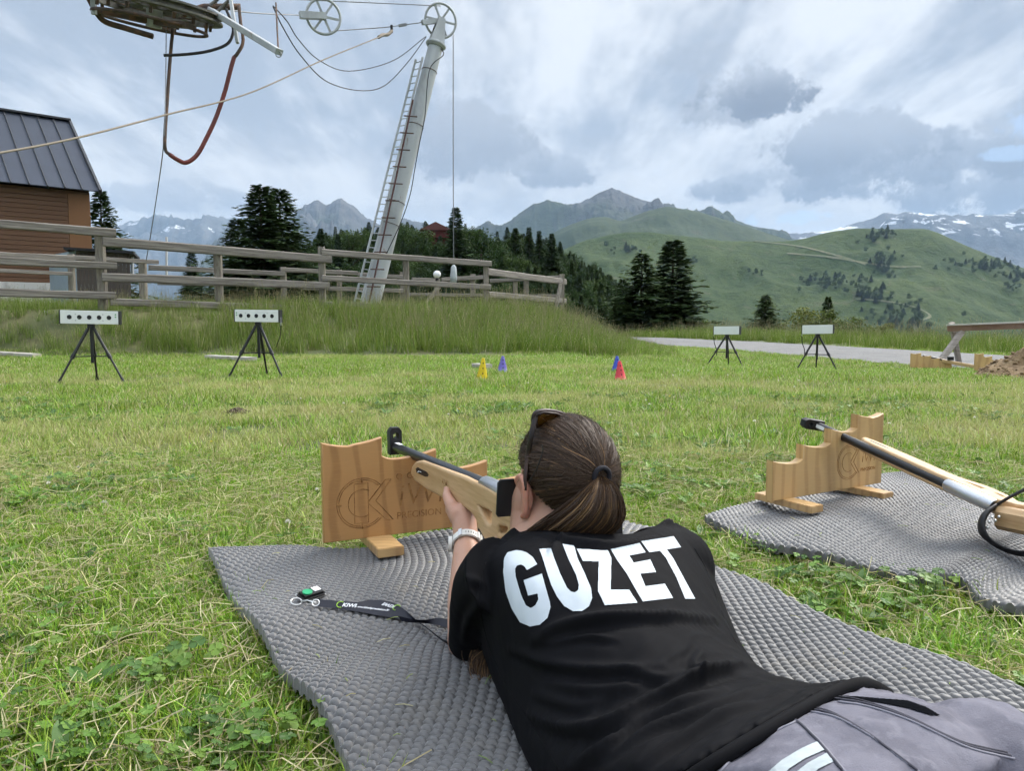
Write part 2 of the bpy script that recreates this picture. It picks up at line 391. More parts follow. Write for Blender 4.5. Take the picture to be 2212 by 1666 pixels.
ridge('mountain', [(940, 540), (1060, 496), (1100, 482), (1140, 455), (1165, 443), (1180, 436), (1200, 438), (1240, 443), (1270, 430), (1300, 414), (1320, 406), (1335, 410), (1370, 426), (1400, 435), (1440, 442), (1500, 460), (1545, 464), (1600, 480), (1720, 520)], 4300, 1900, -60, mm, 'pointed grey peak with small snow patches in the centre distance', 'mountain', 460, 460, seed=8, jag=4, cols=300, rows=64)
mm = rock_mat('slate_blue_rock_with_snowfields', (0.115, 0.115, 0.12), (0.05, 0.066, 0.036), 0, 500, (zat(545, 6800), zat(515, 6800)), .0050, .555, .0016)
ridge('mountain', [(1600, 516), (1680, 505), (1720, 503), (1780, 502), (1860, 478), (1890, 470), (1917, 457), (1930, 464), (1960, 457), (2000, 462), (2050, 466), (2120, 462), (2160, 467), (2212, 449), (2300, 430), (2420, 450), (2700, 465), (3000, 440), (3400, 490), (4000, 560), (4400, 650)], 6800, 2600, -60, mm, 'snow-streaked mountain range at the right edge', 'mountain', 560, 800, seed=11, jag=5, cols=600, rows=60)
def grass_hill(name, g1, g2, dirt, s=.01):
    m = bpy.data.materials.new(name); m.use_nodes = True; q = NG(m.node_tree); b = q.n['Principled BSDF']
    po = q.new('ShaderNodeNewGeometry').outputs['Position']
    n1 = q.noise(po, s, 6, .6, .5); n2 = q.noise(po, s * 7, 6, .65, .3); n3 = q.noise(q.mapping(po, (1, 1, 3)), s * 2.2, 6, .6, .8)
    c = q.mix(q.ramp(n1, .38, .62), (*g1, 1), (*g2, 1))
    c = q.mix(q.ramp(n2, .46, .66, 0, .6), c, tuple(v * .6 for v in g1) + (1,))
    c = q.mix(q.ramp(n3, .60, .68, 0, .55), c, (*dirt, 1))
    q.put(b.inputs['Base Color'], c); b.inputs['Roughness'].default_value = .95; b.inputs['Specular IOR Level'].default_value = .1
    bn = q.new('ShaderNodeBump'); bn.inputs['Strength'].default_value = .7; bn.inputs['Distance'].default_value = 6; q.l.new(n2, bn.inputs['Height']); q.l.new(bn.outputs[0], b.inputs['Normal'])
    return m
mm = grass_hill('dark_green_alpine_pasture', (0.040, 0.058, 0.024), (0.055, 0.072, 0.028), (0.075, 0.07, 0.045), .004)
ridge('hill', [(1100, 560), (1160, 530), (1200, 500), (1240, 482), (1280, 470), (1310, 468), (1340, 478), (1400, 455), (1440, 446), (1500, 455), (1545, 468), (1600, 485), (1640, 498), (1700, 517), (1800, 545), (1900, 570)], 2500, 1000, -70, mm, 'dark green rounded ridge below the central peak', 'hill', 110, 300, seed=14, jag=1.2, cols=240, rows=56)
HILL_M = grass_hill('green_ski_slope_pasture', (0.038, 0.063, 0.018), (0.058, 0.083, 0.025), (0.088, 0.084, 0.046), .011)
HILL_PROF = [(1040, 640), (1140, 580), (1200, 548), (1260, 520), (1320, 507), (1350, 502), (1400, 501), (1470, 509), (1560, 520), (1640, 522), (1700, 521), (1740, 515), (1790, 501), (1850, 493), (1920, 495), (2000, 494), (2030, 504), (2080, 528), (2150, 556), (2212, 580), (2320, 606), (2480, 625), (2700, 600), (3000, 590), (3400, 620), (3900, 680)]
hill = ridge('hill', HILL_PROF, 1250, 640, -95, HILL_M, 'broad bright green hillside on the right with tracks and shrubs', 'hill', 46, 190, seed=21, jag=.6, cols=480, rows=80, pw=1.3)

# ------------------------------------------------------------------ haze: the mountain air
hz = MB().box((0, 4500, 620), (26000, 15000, 1500))
hm = bpy.data.materials.new('mountain_air'); hm.use_nodes = True; q = NG(hm.node_tree); q.n.remove(q.n['Principled BSDF'])
pv = q.new('ShaderNodeVolumePrincipled'); pv.inputs['Color'].default_value = (0.50, 0.72, 1.0, 1); pv.inputs['Density'].default_value = 0.8e-4; pv.inputs['Anisotropy'].default_value = 0.0
q.l.new(pv.outputs[0], q.n['Material Output'].inputs['Volume'])
haze = hz.build('haze', hm); tag(haze, 'pale blue mountain air filling the valley', 'haze', kind='stuff')
# ================================================================== GRASS AND GROUND COVER
def leaf_mat(name, trans=0.35, rough=0.55):
    """blade colour from the vertex colours, drifting to dry straw in patches of the meadow"""
    m = bpy.data.materials.new(name); m.use_nodes = True; q = NG(m.node_tree); b = q.n['Principled BSDF']
    vc = q.new('ShaderNodeVertexColor', layer_name='Col').outputs[0]
    po = q.new('ShaderNodeNewGeometry').outputs['Position']
    oi = q.new('ShaderNodeObjectInfo').outputs['Random']
    hs = q.new('ShaderNodeHueSaturation'); q.put(hs.inputs['Value'], q.ramp(oi, 0, 1, .82, 1.2)); q.put(hs.inputs['Hue'], q.ramp(oi, 0, 1, .485, .512)); q.put(hs.inputs['Color'], vc)
    sy = q.new('ShaderNodeSeparateXYZ'); q.l.new(po, sy.inputs[0])
    n = q.noise(q.mapping(po, (.75, 1.25, 1)), .62, 5, .62, .4)
    band = q.math('MULTIPLY', q.ramp(sy.outputs[1], 2.6, 4.4), q.ramp(sy.outputs[1], 9.4, 7.2))
    f = q.ramp(q.math('ADD', n, q.math('MULTIPLY', band, .105)), .51, .70, 0, .5)
    c = q.mix(f, hs.outputs[0], (0.55, 0.49, 0.235, 1))
    q.put(b.inputs['Base Color'], c); b.inputs['Roughness'].default_value = rough; b.inputs['Specular IOR Level'].default_value = .3
    tr = q.new('ShaderNodeBsdfTranslucent'); q.put(tr.inputs[0], c); ms = q.new('ShaderNodeMixShader'); ms.inputs[0].default_value = trans
    q.l.new(b.outputs[0], ms.inputs[1]); q.l.new(tr.outputs[0], ms.inputs[2]); q.l.new(ms.outputs[0], q.n['Material Output'].inputs[0])
    return m
LAWN_M = leaf_mat('mown_grass_blades'); TALL_M = M('tall_meadow_grass', (0.1, 0.15, 0.04), .6, vcol='Col', trans=.3, spec=.25)
PLANT_M = M('clover_and_weed_leaves', (0.1, 0.15, 0.04), .5, vcol='Col', trans=.3, spec=.35)
def blade(mb, x, y, h, w, lean, az, curl, col, seg=3, z0=0.0):
    dx, dy = math.cos(az), math.sin(az); sx, sy = -dy, dx; vs = []; fs = []
    for i in range(seg + 1):
        t = i / seg; off = h * (lean * t + curl * t * t); zz = z0 + h * t * math.sqrt(max(.05, 1 - min(.95, (lean + curl * t) ** 2 * .6)))
        ww = w * (1 - t ** 1.6) * .5
        if i < seg: vs += [(x + dx * off - sx * ww, y + dy * off - sy * ww, zz), (x + dx * off + sx * ww, y + dy * off + sy * ww, zz)]
        else: vs += [(x + dx * off, y + dy * off, zz)]
    for i in range(seg - 1): fs.append((2 * i, 2 * i + 1, 2 * i + 3, 2 * i + 2))
    fs.append((2 * seg - 2, 2 * seg - 1, 2 * seg)); mb.add(vs, fs, col)
GREENS = [(.155, .295, .022), (.215, .36, .03), (.095, .19, .018), (.265, .41, .042), (.32, .43, .065), (.12, .245, .024)]
STRAW = [(.54, .49, .27), (.62, .57, .35), (.45, .39, .20)]
rl = random.Random(11)
def jc(c, a=.2): k = 1 + rl.uniform(-a, a); return (c[0] * k, c[1] * k, c[2] * k)
def proto(name, fn, n, m):
    c = bpy.data.collections.new(name + '_kinds')
    for i in range(n):
        mb = MB(); fn(mb, i); o = mb.build(name + '_kind', m, link=False); c.objects.link(o)
    return c
def lawn_near(mb, i):
    for k in range(95):
        a = rl.uniform(0, 6.28); r = .085 * math.sqrt(rl.random()); dry = rl.random() < .13
        h = rl.uniform(.022, .054) * (1.15 if i % 3 == 0 else .9)
        blade(mb, r * math.cos(a), r * math.sin(a), h, rl.uniform(.0018, .0046), rl.uniform(.1, .75), rl.uniform(0, 6.28), rl.uniform(0, .75), jc(rl.choice(STRAW if dry else GREENS)))
    for k in range(4):   # straws of cut grass lying about
        a = rl.uniform(0, 6.28); x, y = rl.uniform(-.06, .06), rl.uniform(-.06, .06); l = rl.uniform(.03, .09)
        z = rl.uniform(.012, .035); mb.tube([(x, y, z), (x + l * math.cos(a) * .5, y + l * math.sin(a) * .5, z + rl.uniform(0, .012)), (x + l * math.cos(a), y + l * math.sin(a), z + rl.uniform(-.01, .012))], .0009, 3, False, jc(rl.choice(STRAW)))
def lawn_mid(mb, i):
    for k in range(62):
        a = rl.uniform(0, 6.28); r = .14 * math.sqrt(rl.random()); dry = rl.random() < .17
        blade(mb, r * math.cos(a), r * math.sin(a), rl.uniform(.03, .065), rl.uniform(.0035, .0065), rl.uniform(.1, .6), rl.uniform(0, 6.28), rl.uniform(0, .6), jc(rl.choice(STRAW if dry else GREENS)), 2)
def weeds(mb, i):
    G = [(.105, .205, .03), (.14, .255, .038), (.08, .165, .035), (.17, .275, .045)]
    if i < 4:      # clover: three rounded leaflets on a stem
        for k in range(9):
            a = rl.uniform(0, 6.28); r = .06 * math.sqrt(rl.random()); x, y = r * math.cos(a), r * math.sin(a); h = rl.uniform(.030, .060); col = jc(rl.choice(G)); s = rl.uniform(.0048, .0088)
            tx, ty = rl.uniform(-.35, .35), rl.uniform(-.35, .35); a0 = rl.uniform(0, 6.28)
            mb.tube([(x, y, 0), (x + tx * .01, y + ty * .01, h)], .0007, 3, False, col)
            for j in range(3):
                b = a0 + j * 2.094; vs = [(x, y, h)]; 
                for q_ in range(7):
                    c = b + (q_ - 3) * .33; rr = s * (1.75 - .25 * abs(q_ - 3) ** 1.2 * .5) * (.86 if q_ == 3 else 1); px_, py_ = rr * math.cos(c), rr * math.sin(c)
                    vs.append((x + px_, y + py_, h + tx * px_ + ty * py_ + .0025 * (abs(q_ - 3) == 3)))
                mb.add(vs, [(0, q_ + 1, q_ + 2) for q_ in range(6)], col)
    else:          # broad-leaved rosette
        n = rl.randint(4, 7)
        for k in range(n):
            a = 6.28 * k / n + rl.uniform(-.4, .4); l = rl.uniform(.035, .07); w = l * rl.uniform(.2, .3); col = jc(rl.choice(G)); up = rl.uniform(.4, 1.0); vs = []; fs = []
            for j in range(6):
                t = j / 5; rr = l * t; ww = w * math.sin(math.pi * min(1, .12 + .88 * t)) ** .8; zz = l * up * (t - .45 * t * t) + .014
                for sgn in (-1, 0, 1): vs.append((rr * math.cos(a) - sgn * ww * math.sin(a), rr * math.sin(a) + sgn * ww * math.cos(a), zz + abs(sgn) * .004))
            for j in range(5):
                for q_ in range(2): b = j * 3 + q_; fs.append((b, b + 1, b + 4, b + 3))
            mb.add(vs, fs, col)
def flowers(mb, i):
    h = rl.uniform(.05, .08); mb.tube([(0, 0, 0), (.004, .003, h)], .0009, 3, False, (.12, .2, .05))
    c = (.80, .78, .70) if i < 3 else (.75, .60, .05)
    for k in range(34):
        t = rl.uniform(0, 6.28); u = rl.uniform(-.2, 1); r = .0085; d = Vector((math.cos(t) * math.sqrt(1 - u * u), math.sin(t) * math.sqrt(1 - u * u), u)); p = Vector((.004, .003, h)) + d * r * .5
        e = d.orthogonal().normalized() * .0026; mb.add([p - e, p + e, p + d * .0065], [(0, 1, 2)], jc(c, .1))
def tall(mb, i):
    TG = [(.135, .215, .03), (.175, .26, .038), (.105, .175, .026), (.215, .275, .05)]
    for k in range(44):
        a = rl.uniform(0, 6.28); r = .2 * math.sqrt(rl.random()); h = rl.uniform(.25, .62)
        blade(mb, r * math.cos(a), r * math.sin(a), h, rl.uniform(.006, .011), rl.uniform(.02, .3), rl.uniform(0, 6.28), rl.uniform(0, .38), jc(rl.choice(TG) if rl.random() < .93 else rl.choice(STRAW), .25), 3)
    for k in range(2 if i < 5 else 6):
        a = rl.uniform(0, 6.28); r = .2 * math.sqrt(rl.random()); x, y = r * math.cos(a), r * math.sin(a); h = rl.uniform(.5, .85); l = rl.uniform(-.12, .12); l2 = rl.uniform(-.12, .12); col = jc((.27, .25, .13), .25)
        p0 = Vector((x, y, 0)); p1 = Vector((x + l * .4, y + l2 * .4, h * .75)); p2 = Vector((x + l, y + l2, h))
        mb.tube([p0, p1, p2], .0016, 3, False, col)
        for j in range(9):
            c = p1.lerp(p2, .35 + .65 * j / 8); b = rl.uniform(0, 6.28); s = rl.uniform(.010, .022); d = Vector((math.cos(b), math.sin(b), .9)) * s; e = Vector((-math.sin(b), math.cos(b), 0)) * .004
            mb.add([c - e, c + e, c + d], [(0, 1, 2)], col)
PR = {'lawn_near': proto('lawn_clump', lawn_near, 8, LAWN_M), 'lawn_mid': proto('lawn_tuft', lawn_mid, 8, LAWN_M), 'weeds': proto('weed', weeds, 8, PLANT_M),
      'flowers': proto('flower', flowers, 4, M('clover_flower', (.8, .8, .7), .7, vcol='Col', trans=.2)), 'tall': proto('tall_tuft', tall, 8, TALL_M)}
def scatter(name, coll, P, rot, scl, label, cat, kind='stuff'):
    me = bpy.data.meshes.new(name); me.vertices.add(len(P)); me.vertices.foreach_set('co', np.asarray(P, np.float32).ravel())
    a = me.attributes.new('rot', 'FLOAT_VECTOR', 'POINT'); a.data.foreach_set('vector', np.asarray(rot, np.float32).ravel())
    a = me.attributes.new('scl', 'FLOAT', 'POINT'); a.data.foreach_set('value', np.asarray(scl, np.float32))
    a = me.attributes.new('pick', 'INT', 'POINT'); a.data.foreach_set('value', rng.integers(0, len(coll.objects), len(P)).astype(np.int32))
    o = bpy.data.objects.new(name, me); COL.objects.link(o)
    t = bpy.data.node_groups.new(name + '_nodes', 'GeometryNodeTree'); t.is_modifier = True
    t.interface.new_socket('Geometry', in_out='INPUT', socket_type='NodeSocketGeometry'); t.interface.new_socket('Geometry', in_out='OUTPUT', socket_type='NodeSocketGeometry')
    i = t.nodes.new('NodeGroupInput'); u = t.nodes.new('NodeGroupOutput'); ins = t.nodes.new('GeometryNodeInstanceOnPoints'); ci = t.nodes.new('GeometryNodeCollectionInfo')
    ci.inputs[0].default_value = coll; ci.inputs['Separate Children'].default_value = True; ci.inputs['Reset Children'].default_value = True
    def attr(n, ty): a = t.nodes.new('GeometryNodeInputNamedAttribute'); a.data_type = ty; a.inputs[0].default_value = n; return [s for s in a.outputs if s.enabled][0]
    t.links.new(i.outputs[0], ins.inputs['Points']); t.links.new(ci.outputs[0], ins.inputs['Instance']); ins.inputs['Pick Instance'].default_value = True
    t.links.new(attr('pick', 'INT'), ins.inputs['Instance Index']); t.links.new(attr('rot', 'FLOAT_VECTOR'), ins.inputs['Rotation']); t.links.new(attr('scl', 'FLOAT'), ins.inputs['Scale'])
    t.links.new(ins.outputs[0], u.inputs[0])
    md = o.modifiers.new('scatter', 'NODES'); md.node_group = t
    return tag(o, label, cat, kind=kind)
def in_view(x, y, mg=1.3): return np.abs(x) < y * .82 + mg
# outlines of the two foam mats, used to keep grass from growing through them
MATZ = 0.055
MAT1 = [(450, 1187), (760, 1170), (1010, 1150), (1200, 1118), (1345, 1112), (1540, 1205), (1700, 1290), (1900, 1362), (2212, 1492), (2700, 1700), (1000, 2250), (870, 1850), (770, 1666), (700, 1530), (620, 1430), (560, 1350)]
MAT2 = [(1522, 1112), (1640, 1075), (1760, 1048), (1890, 1020), (1960, 1018), (2130, 1060), (2300, 1110), (2700, 1230), (2750, 1560), (2300, 1345), (2212, 1300), (2080, 1245), (2000, 1240), (1850, 1205), (1700, 1180), (1610, 1145)]
def poly_w(pp, z=MATZ): return np.array([PZ(a, b, z)[:2] for a, b in pp])
def inside(x, y, poly):
    c = np.zeros(len(x), bool); n = len(poly)
    for i in range(n):
        x1, y1 = poly[i]; x2, y2 = poly[(i + 1) % n]
        k = ((y1 > y) != (y2 > y)) & (x < (x2 - x1) * (y - y1) / (y2 - y1 + 1e-12) + x1); c ^= k
    return c
MW1, MW2 = poly_w(MAT1), poly_w(MAT2)
def shrink(p, d):
    c = p.mean(0); return p - (p - c) / np.linalg.norm(p - c, axis=1)[:, None] * d
ROADL = np.array([tuple(p[:2]) for p in L] + [tuple(p[:2]) for p in Rr[::-1]])
def pts(n, x0, x1, y0, y1): return rng.uniform(x0, x1, n), rng.uniform(y0, y1, n)
def lawn_field(name, coll, n, y0, y1, s0, s1, label, cat, mats=True, prob=None, xr=None):
    x, y = pts(n, -(y1 * .82 + 1.3), y1 * .82 + 1.3, y0, y1); k = in_view(x, y)
    x, y = x[k], y[k]
    if mats: k = ~inside(x, y, shrink(MW1, .02)) & ~inside(x, y, shrink(MW2, .02)); x, y = x[k], y[k]
    k = ~inside(x, y, ROADL) & (gz(x, y) < .28); x, y = x[k], y[k]
    if prob is not None: k = rng.random(len(x)) < prob(x, y); x, y = x[k], y[k]
    P = np.stack([x, y, gz(x, y) - .003], -1); rot = np.stack([rng.normal(0, .10, len(x)), rng.normal(0, .10, len(x)), rng.uniform(0, 6.28, len(x))], -1)
    o = scatter(name, coll, P, rot, rng.uniform(s0, s1, len(x)), label, cat)
    return o
lawn_field('lawn_grass', PR['lawn_near'], 12300, .75, 3.6, .8, 1.3, 'short mown grass with dry clippings around the mats', 'grass')
lawn_field('lawn_grass', PR['lawn_mid'], 25000, 3.4, 13.4, .75, 1.35, 'mown meadow grass in dry and green patches out to the targets', 'grass', prob=lambda x, y: np.where(y < 7, 1, .72))
lawn_field('ground_cover', PR['weeds'], 15000, .75, 6.5, .65, 1.15, 'clover and broad-leaved weeds among the grass', 'weeds', prob=lambda x, y: ss(.42, .62, fbm(x * 1.3 + 5, y * 1.3 + 3, 3)) * np.where(y < 3, .75, .3) + np.where(y < 2.6, .12, .02))
lawn_field('clover_flowers', PR['flowers'], 1000, 1.5, 12.5, .55, .95, 'scattered white clover flowers in the lawn', 'flowers', prob=lambda x, y: .2 + .6 * ss(.45, .6, fbm(x * .5 + 9, y * .5, 3)))
lawn_field('lawn_grass', PR['lawn_mid'], 16000, 13.2, 26, .9, 1.6, 'thin grass between the bank and the road', 'grass', prob=lambda x, y: (x > 0) * 1.0)
# tall meadow grass on the bank and along the far road verge
x, y = pts(8200, -18, 6, 12.6, 26); fy = np.clip(fence_y(x), 14.7, 26)
k = (in_view(x, y, 2.5)) & ~inside(x, y, ROADL) & (gz(x, y) > .03 - .26 * ss(7.5, 14.5, y) * ss(-0.5, 6.0, x)) & (x - .05 * (y - 13) < 4.6 + .8 * fbm(y, x, 2)) & (rng.random(len(x)) < 1 - .75 * ss(1.5, 4.8, x - .05 * (y - 13))) & (rng.random(len(x)) < np.where(y > fy + 1.2, .45, 1.0))
x, y, fy = x[k], y[k], fy[k]; P = np.stack([x, y, gz(x, y) - .02], -1)
bs = (.55 + .6 * ss(13.0, 14.2, y)) * rng.uniform(.7, 1.15, len(x)) * (.75 + .5 * fbm(x * .6, y * .6, 3)) * np.where(y > fy - .9, .50, .78) * (1 - .62 * ss(.3, 3.6, x - .05 * (y - 13)))
scatter('meadow_grass', PR['tall'], P, np.stack([rng.normal(0, .12, len(x)), rng.normal(0, .12, len(x)), rng.uniform(0, 6.28, len(x))], -1), bs, 'tall uncut grass with seed heads covering the bank below the fence', 'grass')
x, y = pts(10500, 3, 34, 10, 60)
e = np.interp(y, [p[1] for p in re], [p[0] for p in re]); k = (x > e + .15) & (x < e + 7) & in_view(x, y, 2); x, y = x[k], y[k]
P = np.stack([x, y, gz(x, y) - .02], -1)
scatter('verge_grass', PR['tall'], P, np.stack([rng.normal(0, .12, len(x)), rng.normal(0, .12, len(x)), rng.uniform(0, 6.28, len(x))], -1), rng.uniform(.65, 1.2, len(x)) * (.7 + .5 * fbm(x * .4, y * .4, 3)), 'tall verge grass along the far side of the road', 'grass')
# ================================================================== MATS, SUPPORTS, RIFLES, TARGETS, CONES
def curve_plate(name, outer, holes, thick, bevel, m, parent, mat4, res=2, smooth=R(35)):
    """flat outline (2D points) with holes, extruded and bevelled to a solid; mat4 maps its xy plane and +-z thickness"""
    cu = bpy.data.curves.new(name, 'CURVE'); cu.dimensions = '2D'; cu.fill_mode = 'BOTH'; cu.extrude = thick / 2 - bevel; cu.bevel_depth = bevel; cu.bevel_resolution = res
    for P in [outer] + list(holes):
        sp_ = cu.splines.new('POLY'); sp_.points.add(len(P) - 1); sp_.use_cyclic_u = True
        for k, p in enumerate(P): sp_.points[k].co = (p[0], p[1], 0, 1)
    return curve_mesh(cu, name, m, parent, mat4, smooth)
def curve_mesh(cu, name, m, parent, mat4, smooth=R(35)):
    t = bpy.data.objects.new('tmp', cu); COL.objects.link(t); dg = bpy.context.evaluated_depsgraph_get()
    me = bpy.data.meshes.new_from_object(t.evaluated_get(dg)); bpy.data.objects.remove(t); bpy.data.curves.remove(cu)
    me.name = name; me.materials.clear(); me.transform(mat4)
    return mk(name, me, m, parent, smooth)
def text_mesh(s, size, name, m, parent, mat4, extrude=.0004, align='CENTER', bold=0.0, shear=0.0):
    cu = bpy.data.curves.new(name, 'FONT'); cu.body = s; cu.size = size; cu.extrude = extrude; cu.align_x = align; cu.align_y = 'CENTER'; cu.offset = bold; cu.shear = shear; cu.resolution_u = 3
    return curve_mesh(cu, name, m, parent, mat4, False)
def basis(o, x, y, z): 
    x, y, z, o = Vector(x), Vector(y), Vector(z), Vector(o)
    return Matrix(((x.x, y.x, z.x, o.x), (x.y, y.y, z.y, o.y), (x.z, y.z, z.z, o.z), (0, 0, 0, 1)))

# ------------------------------------------------------------------ foam mats
FOAM = M('grey_foam_mat', (0.108, 0.106, 0.106), .5, [(3, (0.086, 0.085, 0.086), .8, .4, .62), (6, (0.135, 0.118, 0.092), .55, .56, .72), (1.4, (0.125, 0.124, 0.124), .6, .45, .62), (60, (0.14, 0.14, 0.14), .35, .5, .75)], bump=(500, .15, .001), spec=.5, sheen=.25)
def foam_mat(name, left, right, far, nu, nv, label, seed, pitch=.0192, wamp=.015):
    Lc = catmull(left, nv); Rc = catmull(right, nv); Fc = catmull(far, nu)
    u = np.linspace(0, 1, nu)[:, None]; v = np.linspace(0, 1, nv)[None, :]
    P = (1 - u[..., None]) * Lc[None] + u[..., None] * Rc[None]
    dF = Fc - ((1 - u) * Lc[0] + u * Rc[0]); P = P + dF[:, None, :] * (np.maximum(0, 1 - v * 3) ** 2)[..., None]
    wu = np.linalg.norm(Rc - Lc, axis=1).mean() * np.broadcast_to(u, (nu, nv))
    seg = np.linalg.norm(np.diff((Lc + Rc) / 2, axis=0), axis=1); wv = np.broadcast_to(np.concatenate([[0], np.cumsum(seg)])[None, :], (nu, nv))
    k = 2 * math.pi / (pitch * .866)
    c = np.cos(k * wv) + np.cos(k * (.5 * wv + .866 * wu)) + np.cos(k * (.5 * wv - .866 * wu))
    bump = .0060 * ss(-1.45, -.15, c) + .0010 * ss(-.3, 2.8, c)
    x, y = P[..., 0], P[..., 1]
    wave = wamp * np.sin(2 * math.pi * (wv * 2.3 + wu * .5) + seed) * (.4 + .6 * np.cos(wu * 3 + seed) ** 2) + .022 * (fbm(x * 2.6 + seed, y * 2.6, 3) - .5)
    edge = np.minimum(np.minimum(u, 1 - u) * wu.max(), v * wv.max())
    z = MATZ - .004 + wave + bump - .006 * (1 - ss(0, .03, edge))
    top = np.stack([x, y, z], -1)
    idx = np.arange(nu * nv).reshape(nu, nv)
    q = np.stack([idx[:-1, :-1], idx[1:, :-1], idx[1:, 1:], idx[:-1, 1:]], -1).reshape(-1, 4)
    ring = np.concatenate([idx[:, 0], idx[-1, 1:], idx[-2::-1, -1], idx[0, -2:0:-1]])
    low = top.reshape(-1, 3)[ring].copy(); low[:, 2] = low[:, 2] - .021
    n0 = nu * nv; a = np.arange(len(ring)); b = (a + 1) % len(ring)
    sk = np.stack([ring[a], n0 + a, n0 + b, ring[b]], -1)
    o = np_mesh(np.concatenate([top.reshape(-1, 3), low]), np.concatenate([q, sk]), name, FOAM, smooth=R(60))
    return tag(o, label, 'foam mat'), top
def W2(px, py, z=MATZ): p = PZ(px, py, z); return (p.x, p.y)
mat1, M1TOP = foam_mat('foam_mat', [W2(450, 1187), W2(487, 1250), W2(560, 1350), W2(612, 1428), W2(690, 1520), W2(770, 1666), W2(870, 1900), (.10, .45)],
    [W2(1345, 1112), W2(1440, 1150), W2(1540, 1205), W2(1700, 1290), W2(1900, 1362), W2(2212, 1492), (1.0, .98), (1.22, .62)],
    [W2(450, 1187), W2(620, 1180), W2(780, 1186), W2(930, 1150), W2(1100, 1130), W2(1345, 1112)], 400, 640, 'grey bumpy foam mat that the shooter is lying on', .6)
mat2, M2TOP = foam_mat('foam_mat', [W2(1522, 1112), W2(1610, 1145), W2(1700, 1182), W2(1850, 1207), W2(2000, 1240), W2(2080, 1247), W2(2212, 1302), (1.55, 1.35)],
    [W2(1960, 1018), W2(2060, 1040), W2(2150, 1065), W2(2300, 1110), (2.0, 2.5), (2.2, 2.2), (2.4, 1.9)],
    [W2(1522, 1112), W2(1640, 1075), W2(1760, 1048), W2(1890, 1022), W2(1960, 1018)], 290, 340, 'empty grey foam mat with a rifle lying across it', 2.2)
def mat_z(top, x, y):
    d = (top[..., 0] - x) ** 2 + (top[..., 1] - y) ** 2; k = np.unravel_index(np.argmin(d), d.shape)
    a, b = k; return float(top[max(0, a - 3):a + 4, max(0, b - 3):b + 4, 2].max())

# ------------------------------------------------------------------ stepped plywood rifle supports
def ply_mat(name, c, c2):
    m = bpy.data.materials.new(name); m.use_nodes = True; q = NG(m.node_tree); b = q.n['Principled BSDF']
    co = q.new('ShaderNodeTexCoord').outputs['Object']
    n0 = q.noise(q.mapping(co, (1.0, 1.0, .35)), 5.0, 3, .5, .9)
    w = q.new('ShaderNodeTexWave', wave_type='RINGS'); w.inputs['Scale'].default_value = 11; w.inputs['Distortion'].default_value = 7; w.inputs['Detail'].default_value = 2; w.inputs['Detail Scale'].default_value = .5
    q.l.new(q.mapping(co, (1.1, 1.1, .45)), w.inputs[0])
    c1 = q.mix(q.ramp(w.outputs['Fac'], .6, .98, 0, .7), (*c, 1), (*c2, 1))
    c1 = q.mix(q.ramp(n0, .5, .72, 0, .5), c1, tuple(v * .62 for v in c2) + (1,))
    c1 = q.mix(q.ramp(q.noise(q.mapping(co, (3, 3, 60)), 8, 4, .6), .45, .7, 0, .25), c1, tuple(v * 1.2 for v in c) + (1,))
    q.put(b.inputs['Base Color'], c1); b.inputs['Roughness'].default_value = .42; b.inputs['Coat Weight'].default_value = .25; b.inputs['Coat Roughness'].default_value = .3
    bn = q.new('ShaderNodeBump'); bn.inputs['Strength'].default_value = .15; bn.inputs['Distance'].default_value = .001; q.l.new(q.noise(q.mapping(co, (2, 2, 40)), 30, 3), bn.inputs['Height']); q.l.new(bn.outputs[0], b.inputs['Normal'])
    return m
PLY1 = ply_mat('varnished_plywood_orange', (0.47, 0.25, 0.092), (0.32, 0.155, 0.052))
PLY2 = ply_mat('varnished_plywood_honey', (0.56, 0.36, 0.155), (0.43, 0.25, 0.095))
PLYF = ply_mat('plywood_foot', (0.56, 0.36, 0.16), (0.42, 0.24, 0.10))
EDGE = M('plywood_edge_layers', (0.30, 0.15, 0.07), .7, [(40, (0.50, 0.33, 0.19), .9, .45, .6, (1, 1, .2))])
BURN = M('burnt_engraving', (0.21, 0.10, 0.035), .8, [(50, (0.37, 0.19, 0.066), .95, .40, .58)])
def support_outline(sx=1.0):
    pts_ = [(0, 0), (.6, 0)]
    tops = [(.60, .128, .112), (.45, .172, .155), (.30, .215, .197), (.15, .257, .240)]
    for (s1, horn, dip) in tops:      # each step: a shallow scallop with a horn on its low side
        s0 = s1 - .15
        pts_.append((s1, horn)); n = 9
        for k in range(1, n + 1):
            t = k / n; x = s1 - .15 * t; zz = horn + (dip - horn) * math.sin(math.pi * min(1, t * 1.15) / 2) ** .8
            if s0 > .01 and t > .72: zz = zz + (t - .72) ** 2 * .16
            if s0 < .01: zz = dip + (.252 - dip) * max(0, (t - .5) / .5) ** 2 if t > .5 else zz
            pts_.append((x, zz))
    return pts_
